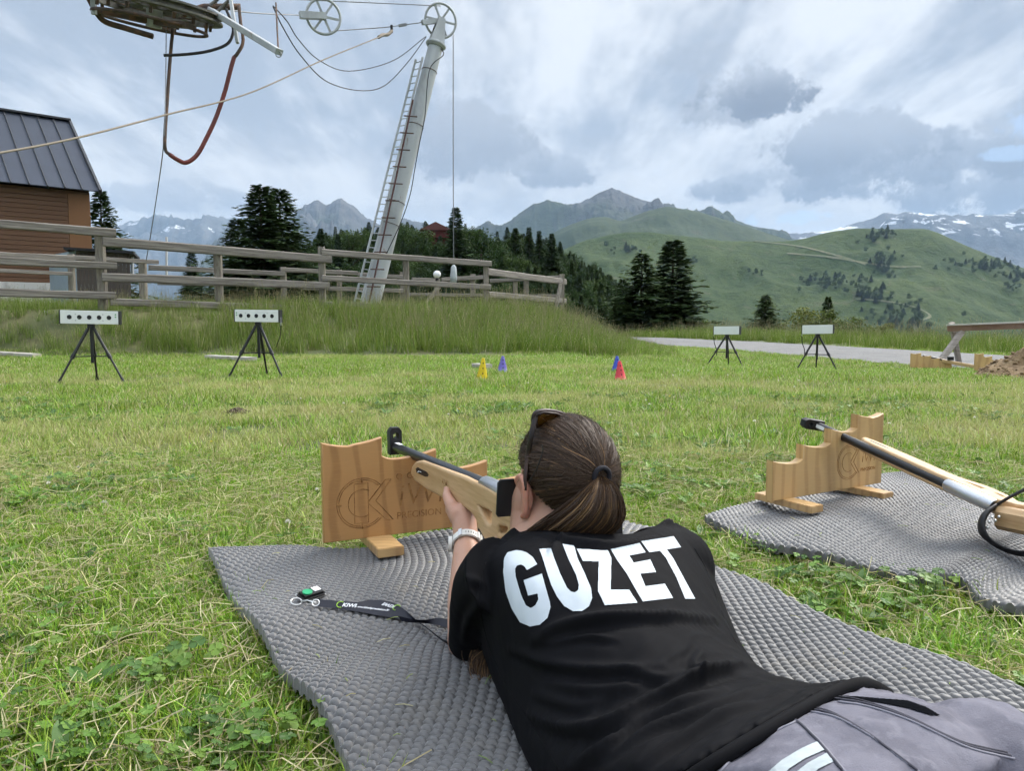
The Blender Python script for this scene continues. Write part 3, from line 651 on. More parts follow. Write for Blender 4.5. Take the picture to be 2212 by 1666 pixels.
def rifle_support(name, o, d, label, ply, flip=False, logo=True, scale=1.0, feet=True):
    d = Vector((d[0], d[1], 0)).normalized(); nrm = Vector((d.y, -d.x, 0))      # normal towards the shooter
    t = thing(name, o, label, 'rifle support')
    out = [(p[0] * scale, p[1] * scale) for p in support_outline()]
    mt = basis(o, d, (0, 0, 1), nrm)
    curve_plate('board', out, [], .022 * scale, .0025, ply, t, mt)
    if feet:
        for s in (.14, .47):
            p = Vector(o) + d * s
            mb = MB(); mb.beam(p - nrm * .13 + Vector((0, 0, -.0125)), p + nrm * .125 + Vector((0, 0, -.0125)), .068, .024); mb.build('foot', PLYF, t, bevel=.002)
    if logo:
        e = .0112 * scale; mirror = -1 if flip else 1
        mt2 = basis(Vector(o) + nrm * e, d * mirror if False else d, (0, 0, 1), nrm)
        cx_, cy_, r = (.098, .092, .066) if not flip else (.225, .098, .072)
        mb = MB()
        def ln(pp, w=.0012): mb.tube([mt2 @ Vector((a, b, 0)) for a, b in pp], w, 6)
        arc = lambda r_, a0, a1, n=26: [(cx_ + r_ * math.cos(R(a0 + (a1 - a0) * k / n)), cy_ + r_ * math.sin(R(a0 + (a1 - a0) * k / n))) for k in range(n + 1)]
        ln(arc(r, 40, 320, 40)); ln(arc(r * .92, 45, 315, 40)); ln(arc(r * .55, 60, 300, 30))
        for a in (90, 180, 270): c, s_ = math.cos(R(a)), math.sin(R(a)); ln([(cx_ + c * r * .82, cy_ + s_ * r * .82), (cx_ + c * r * 1.02, cy_ + s_ * r * 1.02)], .0022)
        ln([(cx_ - .02, cy_ + .052), (cx_ + .016, cy_ + .052), (cx_ + .016, cy_ - .052), (cx_ - .02, cy_ - .052), (cx_ - .02, cy_ + .052)])
        ln([(cx_ + .018, cy_ + .004), (cx_ + .062, cy_ + .056), (cx_ + .078, cy_ + .056), (cx_ + .036, cy_ + .003), (cx_ + .082, cy_ - .052), (cx_ + .066, cy_ - .052), (cx_ + .018, cy_ - .004)])
        for k in range(5): q0 = (cx_ + .10 + .03 * k, cy_ + .062); ln([(q0[0] + .0075 * math.cos(a * .5236), q0[1] + .0075 * math.sin(a * .5236)) for a in range(13)], .0013)
        mb.build('burnt_logo', BURN, t, smooth=True)
        text_mesh('iWi', .088, 'burnt_lettering', BURN, t, mt2 @ Matrix.Translation((cx_ + .158, cy_ + .008, 0)), .0006, shear=.15, bold=-.0012)
        text_mesh('PRECISION', .026, 'burnt_lettering', BURN, t, mt2 @ Matrix.Translation((cx_ + .155, cy_ - .045, 0)), .0006)
    return t
_bz = .083
o1 = PZ(700, 1170, _bz); rifle_support('rifle_support', o1, (.9, .43), 'orange plywood stepped rifle support in front of the shooter, tall end left', PLY1)
# the neighbour's support: low end left, tall end right
o2b = PZ(1662, 1080, _bz); d2 = (PZ(1888, 1042, _bz) - o2b).normalized(); o2 = o2b + d2 * .53
def mirrored_support():
    t = thing('rifle_support', o2b, 'honey plywood stepped rifle support on the empty mat, low end left', 'rifle support')
    d = d2; nrm = Vector((d.y, -d.x, 0)); out = [(.54 - p[0] * .9, p[1] * .95) for p in support_outline()]
    curve_plate('board', out, [], .03, .0025, PLY2, t, basis(o2b, d, (0, 0, 1), nrm))
    for s in (.07, .42):
        p = Vector(o2b) + d * s; mb = MB(); mb.beam(p - nrm * .10 + Vector((0, 0, -.0125)), p + nrm * .125 + Vector((0, 0, -.0125)), .056, .022); mb.build('foot', PLYF, t, bevel=.002)
    mt2 = basis(Vector(o2b) + nrm * .0152, d, (0, 0, 1), nrm); mb = MB(); cx_, cy_, r = .36, .088, .058
    def ln(pp, w=.0009): mb.tube([mt2 @ Vector((a, b, 0)) for a, b in pp], w, 6)
    arc = lambda r_, a0, a1, n=26: [(cx_ + r_ * math.cos(R(a0 + (a1 - a0) * k / n)), cy_ + r_ * math.sin(R(a0 + (a1 - a0) * k / n))) for k in range(n + 1)]
    ln(arc(r, 40, 320, 40)); ln(arc(r * .9, 45, 315, 40)); ln(arc(r * .55, 60, 300, 30))
    ln([(cx_ + .012, cy_ + .002), (cx_ + .042, cy_ + .04), (cx_ + .054, cy_ + .04), (cx_ + .026, cy_), (cx_ + .056, cy_ - .04), (cx_ + .044, cy_ - .04), (cx_ + .012, cy_ - .003)])
    for k in range(5): q0 = (cx_ + .066 + .02 * k, cy_ + .042); ln([(q0[0] + .0055 * math.cos(a * .5236), q0[1] + .0055 * math.sin(a * .5236)) for a in range(13)])
    mb.build('burnt_logo', BURN, t, smooth=True)
    text_mesh('iWi', .05, 'burnt_lettering', BURN, t, mt2 @ Matrix.Translation((cx_ + .105, cy_ + .008, 0)), .0006, shear=.12, bold=-.001)
    text_mesh('PRECISION', .0165, 'burnt_lettering', BURN, t, mt2 @ Matrix.Translation((cx_ + .105, cy_ - .032, 0)), .0006)
mirrored_support()

# ------------------------------------------------------------------ laser rifles, built once in their own axes (x muzzle, z up) and set down twice
def stock_wood():
    m = bpy.data.materials.new('oiled_beech_stock'); m.use_nodes = True; q = NG(m.node_tree); b = q.n['Principled BSDF']
    co = q.mapping(q.new('ShaderNodeTexCoord').outputs['Object'], rot=(0, 0, -math.atan2(.903, -.429)))
    n1 = q.noise(q.mapping(co, (6, 60, 60)), 1.0, 5, .6, .3); n2 = q.noise(q.mapping(co, (14, 260, 260)), 1.0, 3, .6)
    c = q.mix(q.ramp(n1, .35, .65), (0.60, 0.40, 0.21, 1), (0.50, 0.315, 0.15, 1)); c = q.mix(q.ramp(n2, .5, .7, 0, .5), c, (0.40, 0.235, 0.10, 1))
    q.put(b.inputs['Base Color'], c); b.inputs['Roughness'].default_value = .5; b.inputs['Coat Weight'].default_value = .1
    return m
WOODR = stock_wood()
BLACK = M('black_anodised_metal', (0.012, 0.012, 0.013), .33, spec=.5); BLACKP = M('matt_black_plastic', (0.010, 0.010, 0.011), .5, spec=.4)
ALU = M('brushed_aluminium', (0.62, 0.63, 0.64), .33, [(40, (0.52, 0.53, 0.54), .6, .4, .6, (1, 12, 12))], metal=1.0)
STEEL = M('bright_screw_steel', (0.7, 0.7, 0.68), .3, metal=1.0); PRINTW = M('white_print', (0.8, 0.8, 0.8), .5)
RA = PY(1048, 1047, 1.57); RB = PY(890, 981, 2.05); RX = (RB - RA).normalized(); RY = Vector((0, 0, 1)).cross(RX).normalized(); RZ = RX.cross(RY)
RM1 = basis(RA, RX, RY, RZ); RMI = RM1.inverted()
def rl2(px, py, off=.021):     # photo pixel -> rifle side-plane coordinates on the stock's left face
    p = RMI @ PPL(px, py, RA + RY * off, RY); return (p.x, p.z)
stock_out = [rl2(*p) for p in [(890, 1012), (897, 1003), (910, 1001), (1000, 1036), (1045, 1058), (1080, 1077), (1110, 1092)]] + [(-.20, -.025), (-.215, -.04), (-.215, -.10), (-.20, -.12)] + \
    [rl2(*p) for p in [(1110, 1165), (1090, 1180), (1062, 1171), (1046, 1160), (1038, 1146), (1028, 1120), (1018, 1104), (1003, 1092), (960, 1074), (920, 1052), (895, 1035), (888, 1022)]]
h1 = [rl2(*p) for p in [(1026, 1090), (1031, 1087), (1053, 1096), (1064, 1103), (1063, 1130), (1061, 1140), (1052, 1139), (1043, 1125), (1034, 1104)]]
h2 = [rl2(*p) for p in [(1072, 1136), (1077, 1129), (1095, 1133), (1099, 1145), (1090, 1160), (1078, 1162), (1073, 1155)]]
slot = [rl2(*p) for p in [(898, 1013), (902, 1010), (922, 1020), (926, 1026), (924, 1030), (918, 1030), (900, 1021)]]
def rifle(name, mtx, label, extra):
    t = thing(name, mtx.translation, label, 'rifle')
    curve_plate('stock', stock_out, [h1, h2], .042, .007, WOODR, t, mtx @ basis((0, 0, 0), (1, 0, 0), (0, 0, 1), (0, -1, 0)), 3)
    mb = MB(); mb.tube([mtx @ Vector((x, 0, 0)) for x in (-.02, .0, .3, .70)], .0132, 20); br = mb.build('barrel', BLACK, t, smooth=R(40))
    mb = MB(); mb.tube([mtx @ Vector((x, 0, 0)) for x in (-.19, -.186, -.004, .001)], [.0165, .0185, .0185, .0165], 24); mb.build('receiver', ALU, t, smooth=R(40))
    sec = [(-.0165, -.02), (.0165, -.02), (.0165, .046), (.0095, .056), (-.0095, .056), (-.0165, .046)]
    hole = [(.0095 * math.cos(k * math.pi / 10), .033 + .0095 * math.sin(k * math.pi / 10)) for k in range(20)]
    fs_ = curve_plate('front_sight', sec, [hole], .034, .0012, BLACKP, t, mtx @ basis((.70, 0, 0), (0, 1, 0), (0, 0, 1), (1, 0, 0)))
    mb = MB(); mb.ring(mtx @ Vector((.70, 0, .033)), RX if mtx is RM1 else mtx.to_3x3() @ Vector((1, 0, 0)), .0042, .0007, 20, 6); mb.tube([mtx @ Vector((.70, 0, .0375)), mtx @ Vector((.70, 0, .043))], .0006, 5); mb.tube([mtx @ Vector((.70, 0, .0285)), mtx @ Vector((.70, 0, .0235))], .0006, 5)
    mb.build('aiming_ring', BLACKP, fs_)
    mb = MB(); mb.box(mtx @ Vector((.655, .0, .0136)), (.05, .012, .0006), mtx.to_3x3()); mb.build('warning_sticker', PRINTW, br)
    c = Vector((sum(p[0] for p in slot) / len(slot), 0, sum(p[1] for p in slot) / len(slot)))
    curve_plate('adjuster_slot', slot, [], .0424, .0004, BLACKP, t, mtx @ basis((0, 0, 0), (1, 0, 0), (0, 0, 1), (0, -1, 0)))
    for dx in (.012, .03): MB().tube([mtx @ Vector((c.x + dx, .0214, c.z - .001 - (dx - .02) * .2)), mtx @ Vector((c.x + dx, .0225, c.z - .001))], .0038, 12).build('screw', STEEL, t)
    # groove line and burnt type on the left side
    text_mesh('KIWI', .020, 'burnt_lettering', BURN, t, mtx @ basis((rl2(962, 1043)[0], .0214, rl2(962, 1043)[1]), (-1, 0, 0), (0, 0, 1), (0, 1, 0)), .0002, bold=-.0008)
    extra(t, mtx)
    return t
def sight_rear(t, mtx):
    bp = [(-.0155, -.030), (-.0125, -.034), (.0125, -.034), (.0155, -.030), (.0155, .026), (.0115, .031), (-.0115, .031), (-.0155, .026)]
    p = mtx.inverted() @ PY(1094, 1076, 1.475)
    curve_plate('blinder', bp, [], .006, .002, BLACKP, t, basis(PY(1093, 1074, 1.365), Vector((.96, .28, 0)), Vector((.05, 0, 1)).normalized(), Vector((.28, -.96, 0))))
    mb = MB(); mb.beam(mtx @ Vector((-.16, 0, .012)), PY(1093, 1068, 1.37), .012, .016); mb.build('rear_sight_mount', BLACKP, t)
    MB().beam(mtx @ Vector((-.19, -.03, -.06)), mtx @ Vector((-.34, -.095, -.07)), .035, .07, bev=.01).build('butt_stock', WOODR, t); MB().beam(mtx @ Vector((-.335, -.093, -.075)), mtx @ Vector((-.35, -.10, -.075)), .04, .12).build('butt_plate', BLACKP, t)
rifle1 = rifle('laser_rifle', RM1, 'wooden laser rifle with black barrel in the hands of the shooter', sight_rear)
dirv = Vector((-.25, .968, .19)).normalized(); ro = PY(2046, 1047, 2.12)
p2f = PY(1757, 915, 2.12 + .57); dirv = (p2f - ro).normalized()
dn = Vector((.93, .28, -.17)); ry = dn.cross(dirv).normalized(); dn = dirv.cross(ry).normalized()
RM2 = basis(ro, dirv, (-dn).cross(dirv).normalized(), -dn) @ Matrix.Diagonal((.83, 1, 1, 1))
def butt_hook(t, mtx):
    p = [PY(*a) for a in [(2150, 1093, 1.96), (2128, 1112, 1.95), (2120, 1135, 1.94), (2128, 1158, 1.92), (2155, 1180, 1.90), (2195, 1195, 1.87), (2260, 1200, 1.80)]]
    pp = catmull([tuple(a) for a in p], 26); mb = MB(); mb.tube([Vector(a) for a in pp], [.012 + .012 * math.sin(math.pi * min(1, k / 14)) for k in range(26)], 12, flat=.35); mb.build('butt_hook', BLACKP, t, smooth=True)
    mb = MB(); mb.tube([PY(2150, 1093, 1.96), PY(2180, 1075, 1.96), PY(2225, 1052, 1.95), PY(2300, 1010, 1.93)], [.008, .008, .009, .009], 8, flat=.5); mb.build('butt_strut', BLACKP, t, smooth=True)
    for a in [(2143, 1118), (2150, 1125), (2137, 1128), (2158, 1117), (2133, 1140)]: MB().ell(PY(a[0], a[1], 1.925), .0042, None, 8, 6).build('screw', STEEL, t, smooth=True)
    mb = MB(); mb.beam(mtx @ Vector((-.24, 0, -.075)), mtx @ Vector((-.42, 0, -.06)), .034, .05, bev=.008); mb.build('cheek_piece', WOODR, t)
    mb = MB(); mb.beam(PY(2160, 1118, 1.96), PY(2320, 1150, 1.80), .045, .06, bev=.012); mb.build('butt_stock', WOODR, t)
rifle2 = rifle('laser_rifle', RM2, 'wooden laser rifle lying on its side against the right-hand support', butt_hook)

# ------------------------------------------------------------------ electronic targets on tripods
WHITE = M('white_painted_aluminium', (0.78, 0.80, 0.79), .45, [(8, (0.70, 0.72, 0.71), .5, .45, .7)]); HOLE = M('dark_target_window', (0.018, 0.018, 0.02), .3)
TRI = M('black_tripod_tube', (0.012, 0.0125, 0.014), .42, spec=.45); STRAP = M('black_strap', (0.012, 0.012, 0.013), .8); GREENL = M('green_indicator', (0.05, 0.30, 0.09), .4); GREYD = M('grey_fixing', (0.45, 0.46, 0.47), .5)
def target(px, foot_py, top_py, d, rz, label, wpx, back=False, strap=None, tilt=0.0):
    base = PY(px, foot_py, d); gzv = gzs(base.x, base.y); base = Vector((base.x, base.y, gzv)); top = PY(px, top_py, d).z - gzv
    t = thing('biathlon_target', base, label, 'target')
    rot = Matrix.Rotation(rz, 3, 'Z') @ Matrix.Rotation(tilt, 3, 'Y')
    w, h, dp = wpx, .135, .075; c = base + Vector((0, 0, top - h / 2 - .002))
    hs = MB().box(c, (w, dp, h), rot).build('housing', WHITE, t, bevel=.004)
    fr = rot @ Vector((0, -1, 0)); rt = rot @ Vector((1, 0, 0)); up = rot @ Vector((0, 0, 1))
    for s in (-1, 1): MB().box(c + rt * s * (w / 2 + .004), (.010, dp + .004, h + .004), rot).build('end_cap', BLACKP, t, bevel=.002)
    if not back:
        for k in range(5):
            p = c + rt * (-.188 + .094 * k) + fr * (dp / 2 + .0005); mb = MB(); mb.tube([p - fr * .004, p + fr * .001], .0205, 24); mb.ring(p + fr * .001, fr, .0205, .002, 24, 6); mb.build('aiming_window', HOLE, t)
        for (a, b) in ((-.13, .03), (-.13, -.032), (.13, .03), (.13, -.032)): p = c + rt * a + up * b + fr * (dp / 2); MB().tube([p, p + fr * .002], .006, 12).build('fixing_screw', GREYD, t)
        sx = .25 if strap is None else -.24
        for b in (.032, .008): p = c + rt * sx + up * b + fr * (dp / 2); MB().tube([p, p + fr * .002], .007, 12).build('indicator_light', GREENL, t)
    hd = c - Vector((0, 0, h / 2)); MB().box(hd + Vector((0, 0, -.02)), (.06, .05, .05)).build('tripod_head', TRI, t, bevel=.006)
    MB().tube([hd + Vector((0, 0, -.03)), hd + Vector((0, 0, -.40))], .016, 12).build('centre_column', TRI, t, smooth=R(40))
    apex = hd + Vector((0, 0, -.045)); ang0 = rz + R(-90 + 8)
    br = MB()
    for k in range(3):
        a = ang0 + [R(-55), R(65), R(185)][k]; r_ = [.34, .34, .30][k]
        d_ = Vector((math.cos(a), math.sin(a), 0)); f = base + d_ * r_; f.z = gzs(f.x, f.y) + .012; a0 = apex + d_ * .03; mid = a0.lerp(f, .52)
        lg = MB().tube([a0, mid], .0155, 10).tube([mid - (f - a0).normalized() * .03, mid + (f - a0).normalized() * .02], .021, 10).tube([mid, f], .011, 10).build('leg', TRI, t, smooth=R(40))
        MB().tube([f + (a0 - f).normalized() * .05, f + Vector((0, 0, -.012))], [.014, .019], 10).build('rubber_foot', BLACKP, lg)
        br.tube([Vector((hd.x, hd.y, mid.z + .0)), mid], .006, 6)
    br.build('brace', TRI, t)
    if strap:
        s = c + rt * strap * (w / 2 + .008) + up * -.01; MB().tube([s, s + Vector((0, 0, -.09))], .005, 6).build('clip', GREYD, t)
        pp = catmull([tuple(s + Vector((0, 0, -.09))), tuple(s + Vector((-.01 * strap, 0, -.2))), tuple(s + Vector((-.05 * strap, 0.01, -.30))), tuple(s + Vector((-.06 * strap, .02, -.42 if back else -.33)))], 14)
        MB().tube([Vector(a) for a in pp], .007, 6, flat=.4).build('wrist_strap', STRAP, t)
    return t
target(202, 818, 671, 7.9, R(9), 'leftmost white five-hole target box on a black tripod', .555, tilt=R(1.2))
target(561, 808, 669, 8.6, R(-11), 'white five-hole target box on a tripod with a strap at its right end', .53, strap=1, tilt=R(.8))
target(1569, 785, 705, 12.9, R(-36), 'far right pair, left: small white target box turned away on a tripod', .44, back=True, strap=-1, tilt=R(-.8))
target(1764, 790, 702, 11.9, R(-33), 'far right pair, right: white target box turned away on a wide tripod', .45, back=True, strap=-1, tilt=R(-1.2))

# ------------------------------------------------------------------ training cones
def cone(px, py, d, h, col, label, lean):
    b = PY(px, py, d); b.z = gzs(b.x, b.y) + .01
    t = thing('training_cone', b, label, 'cone', 'training cones on the lawn'); m = M('cone_plastic_' + label.split()[0], col, .45, [(30, tuple(v * .75 for v in col), .5, .45, .7)], trans=.12)
    rot = Matrix.Rotation(lean, 3, 'Y'); mb = MB()
    zs = [0, .006, .012, h * .35, h * .7, h * .96, h]; rs = [.068, .070, .062, .048, .030, .017, .014]
    mb.tube([b + rot @ Vector((0, 0, z)) for z in zs], rs, 20); mb.build('shell', m, t, smooth=R(40))
    hm_ = M('cone_hole_inside', (.02, .02, .02), .8)
    for zz, rr in ((.28, .051), (.52, .040), (.76, .0275)):
        for k in range(4):
            a = R(-90 + 90 * k + 8); p = Vector((math.cos(a) * rr, math.sin(a) * rr, h * zz)); n = Vector((math.cos(a), math.sin(a), .25)).normalized()
            MB().tube([b + rot @ (p - n * .004), b + rot @ (p + n * .0012)], .0075, 12).build('hole', hm_, t)
cone(1041, 819, 8.3, .23, (0.72, 0.55, 0.02), 'yellow perforated training cone on the lawn', R(4))
cone(1085, 806, 9.4, .20, (0.20, 0.17, 0.55), 'purple training cone behind the yellow one', R(2))
cone(1332, 803, 9.7, .19, (0.06, 0.10, 0.55), 'blue training cone half hidden behind the red one', R(1))
cone(1340, 822, 8.2, .20, (0.75, 0.08, 0.10), 'red training cone in front of the blue one', R(-3))
# ================================================================== FENCES, BUILDINGS, SKI LIFT
GREYW = M('weathered_grey_timber', (0.225, 0.205, 0.18), .85, [(1, (0.13, 0.115, 0.10), .9, .42, .60, (22, 22, 1.2)), (1, (0.34, 0.31, 0.275), .8, .5, .68, (50, 50, 1.0)), (6, (0.07, 0.06, 0.05), .6, .66, .74, (1, 1, .5))], bump=(1, .5, .01, (60, 60, 1.5)))
GREYP = M('weathered_grey_post', (0.25, 0.225, 0.185), .85, [(6, (0.14, 0.12, 0.10), .8, .42, .62, (4, 4, .5)), (20, (0.36, 0.33, 0.28), .6, .5, .7, (4, 4, .4))], bump=(18, .5, .01, (4, 4, .4)))
def rail_obj(a, b, w, h, t, m=GREYW):
    """timber with a slightly crooked run and softened edges"""
    a, b = Vector(a), Vector(b); n = 7; mb = MB(); d = (b - a).normalized(); sd = d.cross(Vector((0, 0, 1))).normalized(); up = sd.cross(d); vs = []; e = h * .12
    sec = [(-w/2+e, -h/2), (w/2-e, -h/2), (w/2, -h/2+e), (w/2, h/2-e), (w/2-e, h/2), (-w/2+e, h/2), (-w/2, h/2-e), (-w/2, -h/2+e)]
    for i in range(n):
        p = a.lerp(b, i / (n - 1)) + up * random.uniform(-1, 1) * h * .03 + sd * random.uniform(-1, 1) * h * .04; k = 1 + random.uniform(-.05, .05)
        vs += [p + sd * x * k + up * y * k for x, y in sec]
    fs = [tuple(reversed(range(8))), tuple(range((n - 1) * 8, n * 8))] + [(i * 8 + k, i * 8 + (k + 1) % 8, (i + 1) * 8 + (k + 1) % 8, (i + 1) * 8 + k) for i in range(n - 1) for k in range(8)]
    mb.add(vs, fs)
    # own axes along the timber so the grain runs with it
    o = mb.build('rail', m, t); mt = basis(a, sd, up, d); o.data.transform(mt.inverted()); o.matrix_parent_inverse = Matrix.Translation(-t.location) @ mt
    return o
FO, FD = Vector((-7.66, 14.5)), Vector((.747, .665))
def fl(px, off=0.0):
    k = (px - CX) / F; n = Vector((FD.y, -FD.x)); o = FO + n * off
    s = (k * o.y - o.x) / (FD.x - k * FD.y); return o + FD * s
wing0, wing1 = Vector((-.70, 20.7)), Vector((1.66, 25.2))
def wl(px):
    k = (px - CX) / F; d = wing1 - wing0; s = (k * wing0.y - wing0.x) / (d.x - k * d.y); return wing0 + d * s
def fence_run(t, rails, posts, f, hscale=1.0, pw=.14):
    for (x0, y0, y1, x1, y2, y3) in rails:
        p, q_ = f(x0), f(x1); a0, a1 = PY(x0, y0, p.y), PY(x0, y1, p.y); b0, b1 = PY(x1, y2, q_.y), PY(x1, y3, q_.y)
        rail_obj((a0 + a1) / 2, (b0 + b1) / 2, .075, max((a0 - a1).length, (b0 - b1).length) * .88, t)
    for (px, yt, w) in posts:
        p = f(px); p = p * (1 + .10 / p.length); top = PY(px, yt, p.y); zb = gzs(p.x, p.y) - .3
        mb = MB().beam((p.x, p.y, zb), (p.x + random.uniform(-.02, .02), p.y, top.z), w, w * .9, (0, 1, 0), .018); mb.build('post', GREYP, t)
t = thing('wooden_fence', (FO.x, FO.y, gzs(FO.x, FO.y)), 'front grey timber fence of staggered three-rail panels along the bank', 'fence')
fence_run(t, [(-160, 458, 482, 250, 494, 513), (-160, 546, 567, 252, 566, 584), (-160, 616, 637, 250, 632, 647),
    (222, 511, 533, 716, 550, 570), (220, 590, 607, 711, 608, 626), (238, 645, 659, 716, 662, 677),
    (694, 536, 553, 1061, 563, 577), (694, 593, 608, 1059, 614, 627), (696, 650, 666, 1059, 663, 675)],
    [(-60, 485, .15), (228, 505, .15), (478, 541, .15), (700, 533, .14), (880, 553, .14), (1050, 572, .14)], fl)
t = thing('wooden_fence', (wing1.x, wing1.y, gzs(wing1.x, wing1.y)), 'right end of the timber fence angling back, with a diagonal brace', 'fence')
fence_run(t, [(1053, 580, 595, 1222, 602, 617), (1055, 629, 643, 1222, 645, 657), (1056, 678, 690, 1222, 684, 694)], [(1137, 606, .15), (1213, 592, .16)], wl)
MB().beam(PY(1211, 612, 24.9), PY(1196, 690, 24.4), .12, .12, (0, 1, 0), .02).build('brace', GREYP, t)
def bl(px):
    y = np.interp(px, [-100, 0, 340, 620, 870, 1050, 1213], [17, 17.6, 20.5, 22, 24.5, 26.2, 25.9]); return Vector(((px - CX) / F * y, y))
t = thing('wooden_fence', (bl(617).x, bl(617).y, gzs(*bl(617))), 'rear grey timber fence of thinner rails behind the pylon', 'fence')
fence_run(t, [(-60, 540, 555, 160, 553, 563), (160, 551, 562, 342, 562, 571), (-60, 577, 587, 155, 587, 596), (321, 571, 584, 615, 586, 598), (606, 577, 588, 772, 586, 595), (653, 616, 627, 872, 624, 633), (772, 588, 597, 872, 594, 603),
    (890, 599, 608, 950, 602, 610), (954, 600, 608, 1043, 594, 604), (1058, 603, 612, 1211, 594, 603), (880, 632, 640, 1050, 634, 642), (1058, 634, 642, 1205, 636, 643), (340, 606, 616, 640, 613, 622)],
    [(-20, 535, .14), (162, 549, .14), (315, 560, .17), (617, 577, .15), (735, 583, .14), (871, 588, .15), (945, 601, .15), (1023, 592, .17), (1113, 602, .16)], bl)
MB().beam(PY(950, 618, 24.6), PY(921, 655, 24.2), .12, .12, (0, 1, 0), .02).build('brace', GREYP, t)
# globe lamp on a fence post
c = PY(944, 593, 24.4); t = thing('globe_lamp', c - Vector((0, 0, .12)), 'white globe lamp sitting on a rear fence post', 'lamp')
MB().ell(c, .122, None, 20, 14).build('globe', M('opal_white_glass', (.85, .85, .85), .25, spec=.5), t, smooth=True); MB().tube([c - Vector((0, 0, .20)), c - Vector((0, 0, .10))], .05, 12).build('socket', BLACKP, t)

# ------------------------------------------------------------------ timber-clad building with standing-seam roof
E = PY(214, 413, 24.0); aa = R(42); wd = Vector((-math.cos(aa), -math.sin(aa), 0)); wn = Vector((-math.sin(aa), math.cos(aa), 0))   # along the wall (to the left), and inwards
bt = thing('chalet', E - Vector((0, 0, E.z)), 'brown plank-clad building with a steep grey seam-metal roof, far left', 'building')
CLAD = M('brown_composite_cladding', (0.135, 0.070, 0.038), .7, [(1.5, (0.11, 0.057, 0.032), .7, .4, .65, (1, 1, 20)), (14, (0.155, 0.082, 0.045), .5, .5, .7, (1, 1, 14))])
TRIM = M('orange_brown_corner_panel', (0.185, 0.088, 0.036), .6, [(20, (0.16, 0.075, 0.032), .5, .45, .7)])
ROOFM = M('grey_seam_metal', (0.045, 0.054, 0.076), .6, [(2, (0.039, 0.046, 0.064), .6, .4, .65)], metal=.25); ROOFE = M('dark_roof_edge', (0.05, 0.052, 0.058), .5, metal=.2)
WHW = M('whitewashed_base', (0.62, 0.61, 0.58), .9, [(3, (0.42, 0.41, 0.39), .8, .5, .65)])
corner = E + wn * .35 + wd * .18; Hn = Vector((0, 0, 1)); blen = 9.0; z_bot = 1.75
pl_me = None; z = corner.z - .12; ph = .135
while z > z_bot:
    if pl_me is None:
        a = Vector((0, 0, 0)); mb = MB().beam(a, wd * blen, .03, ph - .012, bev=.006); o = mb.build('plank', CLAD, bt); pl_me = o.data
    else: o = bpy.data.objects.new('plank', pl_me); COL.objects.link(o); o.parent = bt
    o.matrix_parent_inverse = Matrix.Translation(-bt.location); o.location = corner + wd * .62 + Vector((0, 0, z - ph / 2 - corner.z)) - wn * .012; z -= ph
MB().beam(corner + wd * .31 + Vector((0, 0, -.1)), corner + wd * .31 + Vector((0, 0, z_bot - corner.z)), .60, .05, wn).build('corner_panel', TRIM, bt)
body = MB(); d0 = corner + wn * .02 + Vector((0, 0, -.02)); dep = 6.3
q8 = [d0, d0 + wd * (blen + .7), d0 + wd * (blen + .7) + wn * dep, d0 + wn * dep]; low = [Vector((p.x, p.y, .4)) for p in q8]
body.add(q8 + low, [(0, 1, 5, 4), (1, 2, 6, 5), (2, 3, 7, 6), (3, 0, 4, 7), (3, 2, 1, 0)]); body.build('wall', CLAD, bt)
MB().beam(corner + Vector((0, 0, z_bot - corner.z - .42)) - wn * .04, corner + wd * (blen + .7) + Vector((0, 0, z_bot - corner.z - .42)) - wn * .04, .12, .82).build('base_course', WHW, bt)
ridge_r = PY(158, 262, 26.6); rv = (ridge_r - E); slope = (rv - wd * rv.dot(wd)); skew = rv.dot(wd)      # roof plane: along wd, up along slope
# gable closing wall
MB().add([corner + wn * .02, corner + wn * dep + wn * .0, E + slope * .98 + wd * .2 + Vector((0, 0, -.1))], [(0, 1, 2)]).build('gable', TRIM, bt)
ru = slope; rnorm = ru.cross(wd).normalized(); rnorm = rnorm if rnorm.z > 0 else -rnorm
sw = .46; nseam = 22; pan_me = seam_me = None
for k in range(nseam):
    if pan_me is None:
        a = Vector((0, 0, 0)); mb = MB().add([a, a + wd * (sw - .004), a + wd * (sw - .004) + ru, a + ru] + [p - rnorm * .03 for p in (a, a + wd * (sw - .004), a + wd * (sw - .004) + ru, a + ru)], [(0, 1, 2, 3), (7, 6, 5, 4), (0, 4, 5, 1), (1, 5, 6, 2), (2, 6, 7, 3), (3, 7, 4, 0)]); o = mb.build('roof_panel', ROOFM, bt); pan_me = o.data
        s_ = MB().beam(a - ru.normalized() * .02 + rnorm * .015, a + ru + rnorm * .015, .03, .055, rnorm).build('roof_seam', ROOFE, bt); seam_me = s_.data
    else:
        o = bpy.data.objects.new('roof_panel', pan_me); s_ = bpy.data.objects.new('roof_seam', seam_me)
        for w_ in (o, s_): COL.objects.link(w_); w_.parent = bt
    for w_ in (o, s_): w_.matrix_parent_inverse = Matrix.Translation(-bt.location); w_.location = E + wd * sw * k
MB().beam(E - wd * .03 - ru.normalized() * .05, E - wd * .03 + ru * 1.01, .07, .16, rnorm).build('verge_trim', ROOFE, bt)
MB().beam(E + ru - wd * .05 + Vector((0, 0, .02)), E + ru + wd * sw * nseam + Vector((0, 0, .02)), .3, .06).build('ridge_cap', ROOFE, bt)
bk = wn * (2 * slope.dot(wn)) * 1.0; MB().add([E + ru, E + ru + wd * sw * nseam, E + bk + wd * sw * nseam, E + bk], [(0, 1, 2, 3)]).build('rear_roof', ROOFM, bt)
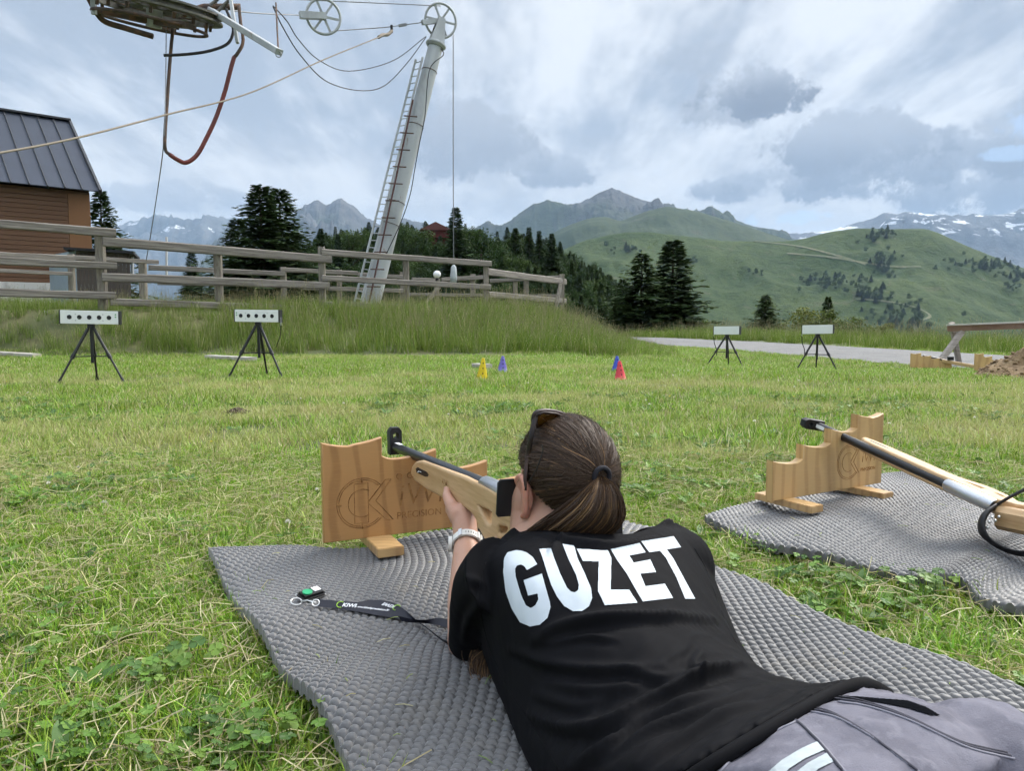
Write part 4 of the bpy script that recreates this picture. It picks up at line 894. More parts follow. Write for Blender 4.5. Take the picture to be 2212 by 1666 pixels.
# small dark shed
s0 = PY(163, 541, 21.5); s1 = PY(280, 545, 22.0); zb = 1.0
st = thing('shed', (s0.x, s0.y, zb), 'small dark plank shed with a flat black roof beside the brown building', 'shed')
DARKW = M('dark_weathered_boards', (0.10, 0.085, 0.075), .85, [(12, (0.06, 0.05, 0.045), .8, .45, .65, (8, 8, .3))])
sdv = (s1 - s0); sdv.z = 0; nb = 14
bd_me = None
for k in range(nb):
    p = s0 + sdv * (k + .5) / nb; wv = sdv.length / nb * .94
    if bd_me is None: o = MB().beam((0, 0, zb - 1.2), (0, 0, s0.z - .05), wv, .03, sdv.normalized().cross(Vector((0, 0, 1)))).build('board', DARKW, st); bd_me = o.data
    else: o = bpy.data.objects.new('board', bd_me); COL.objects.link(o); o.parent = st
    o.matrix_parent_inverse = Matrix.Translation(-st.location); o.location = (p.x, p.y, 0)
snrm = Vector((-sdv.y, sdv.x, 0)).normalized(); pL = s0 + snrm * 2.2 - sdv.normalized() * 1.0
MB().add([s0, pL, Vector((pL.x, pL.y, zb - 1.2)), Vector((s0.x, s0.y, zb - 1.2))], [(0, 1, 2, 3)]).build('side_wall', M('pale_blue_boards', (0.34, 0.42, 0.47), .8, [(10, (.26, .33, .37), .7, .4, .6, (8, 8, .4))]), st)
c0 = (s0 + s1) / 2 + snrm * 1.0; MB().beam(s0 - sdv.normalized() * .25 + snrm * .9 + Vector((0, 0, .03)), s1 + sdv.normalized() * .12 + snrm * .9 + Vector((0, 0, -.02)), 2.4, .07).build('roof', M('tar_felt', (.025, .025, .027), .9), st)
for (px, y0, y1, d) in [(286, 543, 600, 23), (360, 512, 610, 30)]:
    a, b = PY(px, y0, d), PY(px, y1, d); tag(MB().tube([b, a], .045, 10).build('pole', M('galvanised_pole', (.55, .57, .58), .5, metal=.3), smooth=R(40)), 'thin grey pole ' + ('at the corner of the dark shed' if px < 300 else 'standing alone in front of the distant snow gully'), 'pole')
# red-roofed chalet in the wood
c = PY(945, 512, 108); t = thing('chalet', c - Vector((0, 0, 2)), 'dark red chalet with a low roof showing above the wood', 'building')
RED = M('dark_red_boards', (0.105, 0.028, 0.026), .8); MB().box(c + Vector((0, 0, -.6)), (3.6, 4, 2.6)).build('wall', RED, t)
RR = M('red_brown_roof', (0.12, 0.04, 0.035), .7); w_, h_ = 2.3, 1.1; zz = c.z + .7
MB().add([(c.x - w_, c.y - 2.4, zz), (c.x, c.y - 2.4, zz + h_), (c.x + w_, c.y - 2.4, zz), (c.x - w_, c.y + 2.4, zz), (c.x, c.y + 2.4, zz + h_), (c.x + w_, c.y + 2.4, zz)], [(0, 1, 4, 3), (1, 2, 5, 4), (0, 2, 1), (3, 4, 5), (0, 3, 5, 2)]).build('roof', RR, t)
MB().box(c + Vector((0, -2.15, -.25)), (3.7, .5, .12)).build('balcony', RED, t)

# ------------------------------------------------------------------ ski lift: pylon, wheels, cables
GALV = M('weathered_white_steel', (0.42, 0.445, 0.455), .6, [(1.3, (0.30, 0.32, 0.325), .8, .45, .65, (1, 1, .4)), (5, (0.22, 0.15, 0.10), .8, .64, .72, (1, 1, .3))], metal=.15)
RUST = M('rusty_dark_steel', (0.075, 0.055, 0.045), .8, [(6, (0.16, 0.085, 0.05), .8, .45, .65)]); DIRTY = M('greasy_grey_steel', (0.15, 0.145, 0.13), .7, [(5, (0.07, 0.065, 0.055), .8, .42, .62), (16, (0.26, 0.25, 0.22), .6, .55, .7)])
WIRE = M('grey_wire_rope', (0.22, 0.23, 0.24), .6, metal=.4); ROPE = M('tan_rope', (0.24, 0.205, 0.16), .85); CABLEB = M('black_cable', (0.02, 0.02, 0.022), .6)
pb = PY(790, 660, 21.5); pb.z = gzs(pb.x, pb.y) - .2; pt = PY(942, 95, 22.6)
py_ = thing('lift_pylon', pb, 'leaning white steel tube pylon of the ski lift with a ladder and pulley', 'pylon')
ax = (pt - pb).normalized(); n = 12
MB().tube([pb.lerp(pt, k / n) for k in range(n + 1)], [.285 + (.205 - .285) * k / n for k in range(n + 1)], 28).build('tube', GALV, py_, smooth=R(40))
for f_ in (.03, .34, .42, .70, .90): MB().ring(pb.lerp(pt, f_), ax, .285 - .08 * f_ + .004, .010, 28, 6).build('strap_band', RUST, py_)
MB().tube([pt - ax * .10, pt - ax * .04, pt, pt + ax * .03], [.24, .29, .29, .24], 28).build('flange', GALV, py_, smooth=R(30))
# head bracket and pulley
wc = PY(952, 44, 22.8); wnrm = Vector((.42, -.90, -.12)).normalized()
sd = ax.cross(wnrm).normalized()
for s in (-1, 1):
    q0 = pt + wnrm * s * .09; MB().add([q0 - sd * .22, q0 + sd * .22, wc + wnrm * s * .09 + sd * .09 + ax * .08, wc + wnrm * s * .09 - sd * .09 + ax * .08] + [p + wnrm * s * .02 for p in (q0 - sd * .22, q0 + sd * .22, wc + wnrm * s * .09 + sd * .09 + ax * .08, wc + wnrm * s * .09 - sd * .09 + ax * .08)], [(0, 1, 2, 3), (7, 6, 5, 4), (0, 4, 5, 1), (1, 5, 6, 2), (2, 6, 7, 3), (3, 7, 4, 0)]).build('head_plate', GALV, py_)
def pulley(c, nrm, r, parent, name='pulley'):
    w = MB().ring(c, nrm, r, .035, 40, 10, 1.1).build(name, GALV, parent, smooth=True); nrm = Vector(nrm).normalized(); u = nrm.orthogonal().normalized(); v = nrm.cross(u)
    MB().tube([c - nrm * .07, c + nrm * .07], .07, 16).build('hub', GALV, w, smooth=R(40))
    for k in range(6): a = k * math.pi / 3 + .2; d = u * math.cos(a) + v * math.sin(a); MB().beam(c + d * .05, c + d * (r - .02), .055, .03, nrm).build('spoke', GALV, w)
    return w
pulley(wc, wnrm, .46, py_)
MB().beam(wc - wnrm * .0 + (-sd * .0), PY(912, 48, 22.4), .10, .13).build('tension_arm', GALV, py_)
# ladder up the left side
lo, li = [(766, 652), (808, 450), (898, 128)], [(781, 655), (823, 455), (912, 124)]
A0, A1 = PY(766, 652, 21.2), PY(898, 128, 22.3); B0, B1 = PY(782, 655, 21.05), PY(913, 124, 22.15)
lad = MB().tube([A0, A1], .032, 8).tube([B0, B1], .032, 8).build('ladder', GALV, py_)
for k in range(34): f_ = (k + .5) / 34; MB().tube([A0.lerp(A1, f_), B0.lerp(B1, f_)], .014, 6).build('rung', GALV, lad)
C0, C1 = PY(797, 655, 20.95), PY(892, 215, 21.85); MB().tube([C0, C1], .024, 8).build('conduit', M('oxide_red_pipe', (.085, .04, .035), .7), py_)
for k in range(11): f_ = .08 + .84 * k / 10; p = C0.lerp(C1, f_); MB().tube([p - Vector((.16, 0, 0)), p + Vector((.2, .1, 0))], .018, 6).build('step_bar', RUST, py_)
MB().tube([Vector(a) for a in catmull([tuple(PY(948, 100, 22.5)), tuple(PY(958, 118, 22.4)), tuple(PY(928, 150, 22.0)), tuple(PY(918, 250, 21.8)), tuple(PY(906, 310, 21.7)), tuple(PY(896, 365, 21.7)), tuple(PY(886, 420, 21.6)), tuple(PY(866, 480, 21.4)), tuple(PY(834, 550, 21.2))], 40)], .013, 6).build('loose_cable', CABLEB, py_)
def wire(p, r, m, label, cat='cable', name='lift_cable', n=26, seg=6):
    return tag(MB().tube([Vector(a) for a in catmull([tuple(PY(*q_)) for q_ in p], n)], r, seg).build(name, m, smooth=True), label, cat)
# counterweight rope
wc2 = PY(979, 70, 22.85); wt = PY(980, 598, 24.2)
wire([(979, 72, 22.9), (979, 330, 23.4), (980, 575, 24.1)], .014, WIRE, 'thin vertical rope dropping from the pylon pulley')
cw = thing('counterweight', wt, 'pale wrapped counterweight hanging at the end of the vertical rope', 'counterweight')
MB().tube([PY(980, 572, 24.1), PY(980, 578, 24.1), PY(980, 600, 24.1), PY(979, 611, 24.1)], [.03, .085, .11, .10], 14).build('bag', M('pale_tarpaulin', (.42, .46, .47), .8, [(6, (.30, .33, .34), .7, .45, .65)]), cw, smooth=True)
# second pulley on the tension line
p2 = PY(699, 35, 20.0); tp = thing('hanging_pulley', p2, 'spoked pulley wheel hanging on the cable left of the pylon', 'pulley')
pulley(p2, Vector((.38, -.92, -.1)), .415, tp); nn = Vector((.38, -.92, -.1)).normalized()
MB().beam(PY(647, 32, 19.6) + nn * .09, p2 + nn * .09 + Vector((.06, 0, 0)), .02, .16).build('yoke', GALV, tp); MB().beam(PY(647, 32, 19.6) - nn * .05, p2 - nn * .05, .02, .16).build('yoke', GALV, tp)
wire([(-200, -40, 16), (240, -20, 16.5), (560, -6, 19), (750, 3, 21), (952, 12, 22.8)], .013, WIRE, 'top cable running from the left onto the top of the pylon pulley')
wire([(500, 22, 14.4), (560, 28, 16), (645, 32, 19.5)], .013, WIRE, 'cable holding the hanging pulley from the bullwheel frame')
wire([(722, 66, 20.2), (780, 62, 21), (835, 58, 21.6), (865, 54, 22), (910, 48, 22.4)], .014, WIRE, 'slack cable between the two spoked pulleys')
MBc = thing('cable_clamp', PY(846, 62, 21.7), 'small dark clamp joining the rope to the cable near the pylon', 'clamp'); MB().box(PY(846, 62, 21.7), (.06, .06, .2)).build('block', CABLEB, MBc); MB().beam(PY(862, 55, 22), PY(878, 52, 22.1), .06, .07).build('turnbuckle', WIRE, MBc)
wire([(846, 66, 21.7), (825, 77, 21), (700, 128, 17.5), (540, 200, 14.6), (361, 247, 12), (168, 297, 10), (0, 330, 8.8), (-160, 355, 8)], .0135, ROPE, 'tan rope slanting down across the sky to the left edge', 'rope', 'tension_rope', 60, 8)
wire([(846, 66, 21.7), (838, 74, 21.5), (826, 75, 21.2), (818, 80, 21)], .045, ROPE, 'knot of tan rope below the cable clamp', 'knot', 'rope_knot', 14, 8)
wire([(590, 12, 14.8), (620, 45, 15.5), (645, 85, 16.5), (690, 130, 18), (755, 153, 19.5), (850, 130, 21.3), (920, 78, 22.5)], .011, CABLEB, 'upper of the two drooping cables left of the pylon head', n=40)
wire([(590, 14, 14.7), (612, 60, 15.3), (650, 120, 16.5), (705, 175, 18), (775, 195, 19.6), (830, 185, 20.8), (880, 135, 21.8), (920, 80, 22.5)], .012, CABLEB, 'lower of the two drooping cables left of the pylon head', n=44)
# bullwheel carriage overhead at top left
bc = PY(334, 15, 14.0); bv = (bc - Vector((0, 0, CAMZ))).normalized(); bu = Vector((0, 0, 1)) - bv * bv.z; bu.normalize()
tl = R(6.5); b2 = bv * math.cos(tl) - bu * math.sin(tl); b1 = (PY(460, 48, 14.0) - PY(216, 4, 14.0)).normalized(); bn_ = b1.cross(b2).normalized(); bn_ = bn_ if bn_.z > 0 else -bn_; b2 = bn_.cross(b1)
bw = thing('lift_bullwheel', bc, 'large horizontal bullwheel of the ski lift seen from below at the top left', 'bullwheel')
def disc_ring(c, r0, r1, th, name, m, parent, n=64):
    vs = []; fs = []
    for k in range(n):
        a = 2 * math.pi * k / n; d = b1 * math.cos(a) + b2 * math.sin(a); vs += [c + d * r0 - bn_ * th, c + d * r1 - bn_ * th, c + d * r1 + bn_ * th, c + d * r0 + bn_ * th]
    for k in range(n):
        i, j = 4 * k, 4 * ((k + 1) % n); fs += [(i, i + 1, j + 1, j), (i + 1, i + 2, j + 2, j + 1), (i + 2, i + 3, j + 3, j + 2), (i + 3, i, j, j + 3)]
    return MB().add(vs, fs).build(name, m, parent)
disc_ring(bc, .98, 1.06, .075, 'wheel_rim', DIRTY, bw); disc_ring(bc + bn_ * .055, .99, 1.13, .018, 'rim_flange', DIRTY, bw); disc_ring(bc - bn_ * .055, .99, 1.13, .018, 'rim_flange', DIRTY, bw)
disc_ring(bc, .18, .42, .05, 'hub_disc', DIRTY, bw); disc_ring(bc, .62, .70, .035, 'inner_ring', RUST, bw)
for k in range(10):
    a = k * math.pi / 5 + .1; d = b1 * math.cos(a) + b2 * math.sin(a); MB().beam(bc + d * .2, bc + d * 1.0, .13, .06, bn_).build('spoke', DIRTY, bw)
MB().ring(bc - bn_ * .27 + b1 * -.05, bn_, .92, .028, 64, 8).build('guide_ring', RUST, bw, smooth=True)
MB().tube([bc - bn_ * .33, bc + bn_ * .25, bc + bn_ * 2.2], [.13, .13, .10], 16).build('axle', GALV, bw, smooth=R(40))
for (a0, l_) in ((R(200), .95), (R(-30), .98), (R(90), .7)):
    d = b1 * math.cos(a0) + b2 * math.sin(a0); MB().beam(bc - bn_ * .25 - d * .1, bc - bn_ * .25 + d * l_, .16, .09, bn_).build('guard_arm', RUST, bw)
for k in range(16):
    a = k * .3927; d = b1 * math.cos(a) + b2 * math.sin(a); MB().tube([bc + d * .92 - bn_ * .1, bc + d * .92 - bn_ * .2], .03, 6).build('bolt', RUST, bw)
MB().beam(PY(455, 22, 14.2), PY(603, 112, 13.2), .10, .145, (0, 1, .3), .01).build('box_beam', GALV, bw)
MB().tube([PY(395, 30, 14.1), PY(440, 14, 14.3), PY(520, 14, 14.5)], .055, 10).build('cross_tube', RUST, bw, smooth=True)
for (a, b) in (((452, 12), (505, -30)), ((470, 24), (515, -20)), ((455, 40), (470, -10))): MB().tube([PY(*a, 14.3), PY(*b, 14.4)], .03, 8).build('strut', DIRTY, bw)
MB().tube([PY(596, 6, 14.4), PY(601, 108, 13.3)], .016, 6).build('tie_rod', RUST, bw); MB().ring(PY(602, 117, 13.2), (0, 1, 0), .045, .008, 20, 6).build('shackle', WIRE, bw)
MB().beam(PY(497, -10, 14.3), PY(513, 92, 14.0), .05, .06, (0, 1, 0)).build('drop_bar', GALV, bw)
MB().tube([Vector(a) for a in catmull([tuple(PY(190, -8, 13.6)), tuple(PY(205, 20, 13.7)), tuple(PY(225, 45, 13.8)), tuple(PY(270, 60, 13.9)), tuple(PY(330, 78, 13.95))], 20)], .05, 8).build('cable_guide', RUST, bw, smooth=True); MB().beam(PY(201, -10, 13.5), PY(203, 30, 13.5), .08, .06, (0, 1, 0)).build('hanger', GALV, bw)
wire([(488, 18, 14.3), (501, 50, 14.25), (503, 72, 14.2), (490, 95, 14.1), (450, 110, 13.9), (400, 117, 13.7), (354, 119, 13.5)], .026, CABLEB, 'black curved guide rod under the bullwheel', 'rod', 'guide_rod', 30, 8)
wire([(516, 12, 14.2), (520, 50, 14.1), (525, 90, 14.0), (513, 115, 13.9), (505, 124, 13.9)], .03, RUST, 'rusty end of the tow line below the bullwheel', 'tow line', 'tow_line', 20, 8)
wire([(506, 122, 13.9), (498, 150, 13.85), (485, 200, 13.8), (466, 255, 13.7), (445, 300, 13.6), (425, 335, 13.5), (402, 351, 13.4), (382, 344, 13.35), (366, 333, 13.3)], .037, M('red_rubber_hose', (0.17, 0.035, 0.028), .5, [(2, (.11, .03, .025), .8, .4, .6)]), 'dark red rubber hose hanging in a loop from the lift', 'hose', 'tow_hose', 44, 12)
wire([(366, 333, 13.3), (358, 325, 13.3), (356, 300, 13.3), (361, 220, 13.6), (368, 120, 13.9), (374, 58, 14.0)], .030, RUST, 'rusty rod hanging beneath the bullwheel hub', 'rod', 'hanging_rod', 30, 8)
wire([(359, 58, 13.9), (358, 180, 13.5), (354, 300, 13.3), (345, 380, 14), (325, 510, 15.5), (316, 562, 16.5)], .009, WIRE, 'thin guy wire from the bullwheel down to the fence post', 'wire', 'guy_wire', 30)
# ================================================================== TREES
BARK = M('conifer_bark', (0.075, 0.055, 0.04), .9, [(8, (0.04, 0.03, 0.024), .8, .45, .65, (2, 2, .4))])
NEED = M('spruce_needles', (0.03, 0.05, 0.022), .7, vcol='Col', trans=.15, spec=.08); LEAFM = M('broadleaf_foliage', (0.06, 0.1, 0.03), .6, vcol='Col', trans=.25, spec=.08)
def conifer_meshes(seed, h=1.0, w=.24, branches=110, drop=.25, bare=.04, ragged=.3, leaf=1.0, tops=1, tone=(0.046, 0.078, 0.030)):
    r = random.Random(seed); tr = MB(); cr = MB()
    tr.tube([(0, 0, -.06), (r.uniform(-.005, .005), 0, .4), (0, r.uniform(-.005, .005), .97)], [.020, .013, .002], 7)
    for k in range(branches):
        t = bare + (1 - bare) * (k / branches) ** .9; z = t * .985; a = k * 2.399 + r.uniform(-.5, .5)
        prof = (1 - t) ** .85 * (1 if t > .12 else .75 + t * 2)
        L_ = w * prof * r.uniform(1 - ragged, 1.0 + ragged * .45) + .012
        d = Vector((math.cos(a), math.sin(a), 0)); sdv = Vector((-d.y, d.x, 0)); rise = r.uniform(-.05, .18) + .35 * t; nseg = max(3, int(L_ * 34))
        for j in range(nseg):
            u = (j + .6) / nseg; p = d * L_ * u + Vector((0, 0, z + L_ * (rise * u - drop * u * u)))
            for s in (-1, 1):
                for q_ in range(2):
                    ll = (.026 + .032 * (1 - u)) * r.uniform(.6, 1.25) * (0.55 + prof * .6) * leaf; ang = r.uniform(.35, 1.25) * s
                    dd = (d * math.cos(ang) + sdv * math.sin(ang) + Vector((0, 0, r.uniform(-.35, .25)))).normalized(); ww = dd.cross(Vector((0, 0, 1))).normalized() * ll * .22 + Vector((0, 0, r.uniform(-.12, .12) * ll))
                    sh = r.uniform(.6, 1.35); yl = r.uniform(.9, 1.15)
                    cr.add([p - ww * .5, p + dd * ll * .55 - ww, p + dd * ll, p + dd * ll * .5 + ww], [(0, 1, 2, 3)], (tone[0] * sh * yl, tone[1] * sh, tone[2] * sh))
    return tr, cr
def broad_meshes(seed, lobes=9, leaves=2200, tone=(0.055, 0.088, 0.026), ls=.042, trunk=True, spread=.36):
    r = random.Random(seed); tr = MB(); cr = MB(); cs = []
    for k in range(lobes):
        a = r.uniform(0, 6.28); rad = r.uniform(.0, spread); z = r.uniform(.34, .86); s = r.uniform(.12, .22) * (1.1 - .4 * abs(z - .55)); cs.append((Vector((math.cos(a) * rad * (1.15 - z * .55), math.sin(a) * rad * (1.15 - z * .55), z)), s))
    tr.tube([(0, 0, -.05), (.01, 0, .25), (-.01, .01, .6)], [.03, .022, .008], 7)
    for c, s in cs[:7]: tr.tube([(0, 0, .22), tuple(c * .5 + Vector((0, 0, .1))), tuple(c)], [.014, .009, .003], 5)
    for k in range(leaves):
        c, s = r.choice(cs); d = Vector((r.gauss(0, 1), r.gauss(0, 1), r.gauss(0, 1))).normalized(); p = c + d * s * r.uniform(.55, 1.08); n = (d + Vector((r.uniform(-1, 1), r.uniform(-1, 1), r.uniform(-.3, 1)))).normalized(); e = n.orthogonal().normalized(); f = n.cross(e); l = ls * r.uniform(.5, 1.15); sh = r.uniform(.65, 1.35)
        cr.add([p - e * l * .5, p + f * l * .35, p + e * l * .5, p - f * l * .35], [(0, 1, 2, 3)], (tone[0] * sh, tone[1] * sh * r.uniform(.93, 1.05), tone[2] * sh))
    return tr, cr
TREES = {}
def kind(name, fn, *a, **k):
    tr, cr = fn(*a, **k); to = tr.build('trunk', BARK, link=False, smooth=True); co = cr.build('crown', NEED if fn is conifer_meshes else LEAFM, link=False); TREES[name] = (to.data, co.data)
kind('big_spruce', conifer_meshes, 1, w=.40, branches=300, drop=.30, ragged=.45, bare=.02, leaf=1.4)
kind('twin_spruce', conifer_meshes, 2, w=.38, branches=280, drop=.20, ragged=.55, bare=.02, leaf=1.4)
kind('fir', conifer_meshes, 3, w=.30, branches=210, drop=.12, ragged=.42, leaf=1.85)
kind('slim_fir', conifer_meshes, 4, w=.22, branches=150, drop=.16, ragged=.42, leaf=1.8)
kind('wide_fir', conifer_meshes, 5, w=.42, branches=190, drop=.15, ragged=.5, leaf=1.9, tone=(.05, .085, .03))
kind('broad_a', broad_meshes, 6, 11, 2600, (0.046, 0.078, 0.020)); kind('broad_b', broad_meshes, 7, 9, 2200, (0.033, 0.062, 0.018)); kind('bush', broad_meshes, 8, 10, 2000, (0.10, 0.135, 0.035), .055, True, .5); kind('pale_bush', broad_meshes, 9, 9, 1900, (0.15, 0.175, 0.045), .05, True, .42)
def tree(k, px, top, d, h, label, name='conifer', cat='tree', group=None, rz=0.0, wide=1.0):
    p = PY(px, top, d); base = Vector((p.x, p.y, p.z - h)); t = thing(name, base, label, cat, group)
    for nm, me, mtl in (('trunk', TREES[k][0], BARK), ('crown', TREES[k][1], None)):
        o = bpy.data.objects.new(nm, me); COL.objects.link(o); o.parent = t
    t.scale = (h * wide, h * wide, h); t.rotation_euler = (0, 0, rz); return t
GC = 'conifers standing apart from the wood'
tree('twin_spruce', 562, 397, 43, 9.5, 'tall dark spruce behind the fence, taller left crown of the pair', group=GC, rz=1, wide=1.5)
tree('big_spruce', 604, 403, 45, 10.0, 'dark spruce with drooping branches, right one of the pair behind the fence', group=GC, rz=2.2, wide=1.4)
tree('big_spruce', 512, 470, 46, 7.5, 'lower dark spruce crown at the left foot of the spruce pair', group=GC, rz=4, wide=1.45)
tree('big_spruce', 216, 408, 33, 7.0, 'ragged dark spruce half hidden behind the brown building', group=GC, rz=.4, wide=1.0)
tree('fir', 413, 541, 62, 4.5, 'small dark fir above the rails left of the spruces', group=GC, rz=.8, wide=1.1)
tree('fir', 1455, 516, 50, 7.6, 'tall dense fir on the right of the roadside pair', group=GC, rz=1.3, wide=1.6)
tree('wide_fir', 1387, 545, 48, 6.6, 'broader fir on the left of the roadside pair', group=GC, rz=.2, wide=1.35)
tree('wide_fir', 1345, 600, 50, 5.2, 'low fir at the left foot of the roadside pair', group=GC, rz=2.2, wide=1.1)
tree('wide_fir', 1654, 636, 44, 3.4, 'lone small fir above the road between the far targets', group=GC, rz=1.1, wide=1.4)
tree('fir', 1789, 640, 46, 3.0, 'little pointed fir rising from the pale bushes by the road', group=GC, rz=2.0, wide=1.2)
for (px, ty, d, h, k, w, lb) in [(1742, 655, 43, 2.4, 'pale_bush', 1.3, 'pale green bush left of the little pointed fir'), (1800, 668, 42, 2.0, 'bush', 1.6, 'low green bush under the little pointed fir'), (1862, 684, 41, 1.7, 'bush', 1.7, 'spreading green bush right of the little pointed fir'), (1910, 693, 40, 1.3, 'pale_bush', 1.5, 'lowest bush at the right end of the roadside scrub'), (1530, 690, 42, 1.2, 'bush', 1.6, 'small bush right of the roadside fir pair')]:
    tree(k, px, ty, d, h, lb, 'bush', 'bush', 'bushes beyond the road', rz=px, wide=w)
# wooded slope
ws = ridge('wooded_slope', [(430, 640), (520, 600), (620, 570), (700, 548), (800, 535), (900, 528), (1000, 532), (1080, 546), (1160, 552), (1230, 580), (1290, 618), (1330, 660), (1370, 705), (1420, 740)], 125, 70, -6, M('forest_floor', (0.035, 0.045, 0.018), .95), 'steep slope under the wood behind the fence', 'slope', 1.5, 9, cols=120, rows=40, seed=31, pw=.8)
dg = bpy.context.evaluated_depsgraph_get(); bvw = BVHTree.FromObject(ws, dg)
fc = bpy.data.collections.new('wood_tree_kinds')
for k in ('fir', 'slim_fir', 'broad_a', 'broad_b', 'fir', 'slim_fir', 'wide_fir', 'broad_b'):
    o = bpy.data.objects.new('wood_' + k, TREES[k][1]); fc.objects.link(o)
P = []; S = []
for k in range(2600):
    px = random.uniform(500, 1400); y = random.uniform(62, 128); x = (px - CX) / F * y; hit = bvw.ray_cast(Vector((x, y, 200)), Vector((0, 0, -1)))
    if hit[0] is None or hit[0].z < -4.5: continue
    if any((hit[0].x - a[0]) ** 2 + (hit[0].y - a[1]) ** 2 < 1.3 ** 2 for a in P): continue
    P.append(tuple(hit[0])); S.append(random.uniform(2.4, 4.2))
scatter('mixed_wood', fc, np.array(P), np.stack([np.zeros(len(P)), np.zeros(len(P)), rng.uniform(0, 6.28, len(P))], -1), S, 'dense mixed wood covering the slope behind the fence', 'wood')
for (px, ty, d, h, k, lb) in [(693, 492, 84, 5.5, 'fir', 'fir standing out above the wood just left of the pylon'), (985, 446, 80, 8.5, 'fir', 'tallest fir of the wood, behind the vertical rope'), (1038, 478, 82, 7.5, 'broad_b', 'tall leafy tree right of the tallest fir'), (1113, 491, 96, 6.5, 'fir', 'leftmost of the four firs on the wood crest'), (1143, 489, 99, 6.5, 'slim_fir', 'second of the four firs on the wood crest, slim'), (1165, 497, 101, 6.0, 'slim_fir', 'third of the four firs on the wood crest'), (1192, 503, 94, 6.0, 'fir', 'rightmost and lowest of the four firs on the wood crest'), (905, 488, 100, 6.0, 'broad_a', 'round leafy tree left of the dark red chalet'), (760, 490, 95, 6.0, 'broad_a', 'round leafy tree behind the ladder of the pylon'), (730, 505, 90, 5.0, 'fir', 'small fir between the pylon and the left fir of the wood'), (1085, 515, 92, 5.5, 'broad_b', 'leafy tree below the leftmost crest fir')]:
    tree(k, px, ty, d, h, lb, 'tree' if k.startswith('broad') else 'conifer', 'tree', 'trees standing out of the wood', rz=px * 1.7)
# shrubs and tracks on the green hillside
bvh = BVHTree.FromObject(hill, dg)
def on_hill(px, py):
    d = ray(px, py).normalized(); h = bvh.ray_cast(Vector((0, 0, CAMZ)), d); return h[0]
P = []; S = []
for (cx_, cy_, rx, ry, n) in [(1910, 575, 28, 30, 46), (1800, 612, 55, 14, 60), (1895, 512, 28, 12, 26), (2140, 578, 70, 12, 60), (1950, 690, 60, 30, 80), (2200, 600, 40, 10, 30), (1350, 545, 40, 8, 12), (1480, 570, 30, 8, 10), (1640, 595, 14, 5, 6), (1880, 640, 40, 14, 40), (2190, 622, 14, 6, 8)]:
    for k in range(n):
        h = on_hill(random.gauss(cx_, rx * .6), random.gauss(cy_, ry * .6))
        if h is not None and h.y > 300: P.append(tuple(h)); S.append(random.uniform(3.5, 8) * (h.y / 900 + .25))
sc_ = bpy.data.collections.new('shrub_kinds')
for k in ('broad_b', 'broad_a', 'wide_fir', 'broad_b'): o = bpy.data.objects.new('shrub_' + k, TREES[k][1]); sc_.objects.link(o)
scatter('hillside_shrubs', sc_, np.array(P), np.stack([np.zeros(len(P)), np.zeros(len(P)), rng.uniform(0, 6.28, len(P))], -1), S, 'dark thickets scattered over the green hillside', 'shrubs')
TRK = M('bare_earth_track', (0.15, 0.15, 0.085), .95, [(.05, (.10, .125, .055), .8, .38, .6)])
for (pp, w, lb) in [([(1620, 521), (1720, 532), (1790, 548), (1850, 566), (1870, 572)], 2.0, 'pale track crossing the hillside below the crest'), ([(1700, 548), (1790, 556), (1850, 566), (1930, 577), (1990, 577)], 1.8, 'grassy track joining the crest track'), ([(1850, 647), (1910, 652), (1965, 662), (2000, 676), (2008, 686), (1990, 694), (1978, 702), (1980, 720)], 1.7, 'pale path with a hairpin low on the hillside')]:
    c = catmull(pp, 70); pts3 = [on_hill(*q_) for q_ in c]; pts3 = [p for p in pts3 if p is not None and p.y > 250]
    vs = []; fs = []
    for i, p in enumerate(pts3):
        d = pts3[min(i + 1, len(pts3) - 1)] - pts3[max(0, i - 1)]; s = d.cross(Vector((0, 0, 1))).normalized() * w
        for q_ in (p - s, p + s):
            h = bvh.ray_cast(q_ + Vector((0, 0, 300)), Vector((0, 0, -1))); vs.append((h[0] if h[0] is not None else q_) + Vector((0, 0, 1.0)))
    fs = [(2 * i, 2 * i + 1, 2 * i + 3, 2 * i + 2) for i in range(len(pts3) - 1)]
    if fs: tag(MB().add(vs, fs).build('path', TRK), lb, 'path', kind='structure')

# ================================================================== THINGS BY THE ROAD
BARW = M('bleached_barrier_timber', (0.34, 0.30, 0.265), .8, [(4, (0.22, 0.185, 0.16), .8, .45, .65, (1, 1, 8))]); BARB = M('brown_barrier_beam', (0.30, 0.19, 0.135), .8, [(3, (0.22, 0.135, 0.095), .8, .45, .65)])
d0 = 14.6; t = thing('timber_barrier', PY(2045, 790, d0), 'timber trestle barrier with a long beam at the right edge by the road', 'barrier')
MB().beam(PY(2046, 709, d0), PY(2330, 698, 13.6), .07, .13, bev=.008).build('beam', BARB, t); MB().beam(PY(2044, 702.5, d0 - .03), PY(2330, 691, 13.57), .10, .03).build('beam_cap', M('pale_beam_top', (.55, .52, .47), .8), t)
MB().beam(PY(2078, 716, d0 - .1), PY(2024, 791, d0 - .35), .10, .10, (0, 1, 0), .015).build('leg', BARW, t); MB().beam(PY(2056, 698, d0 + .05), PY(2073, 792, d0 + .35), .09, .09, (0, 1, 0), .015).build('leg', BARW, t)
MB().beam(PY(2300, 700, 13.7), PY(2280, 800, 13.4), .10, .10, (0, 1, 0), .015).build('leg', BARW, t)
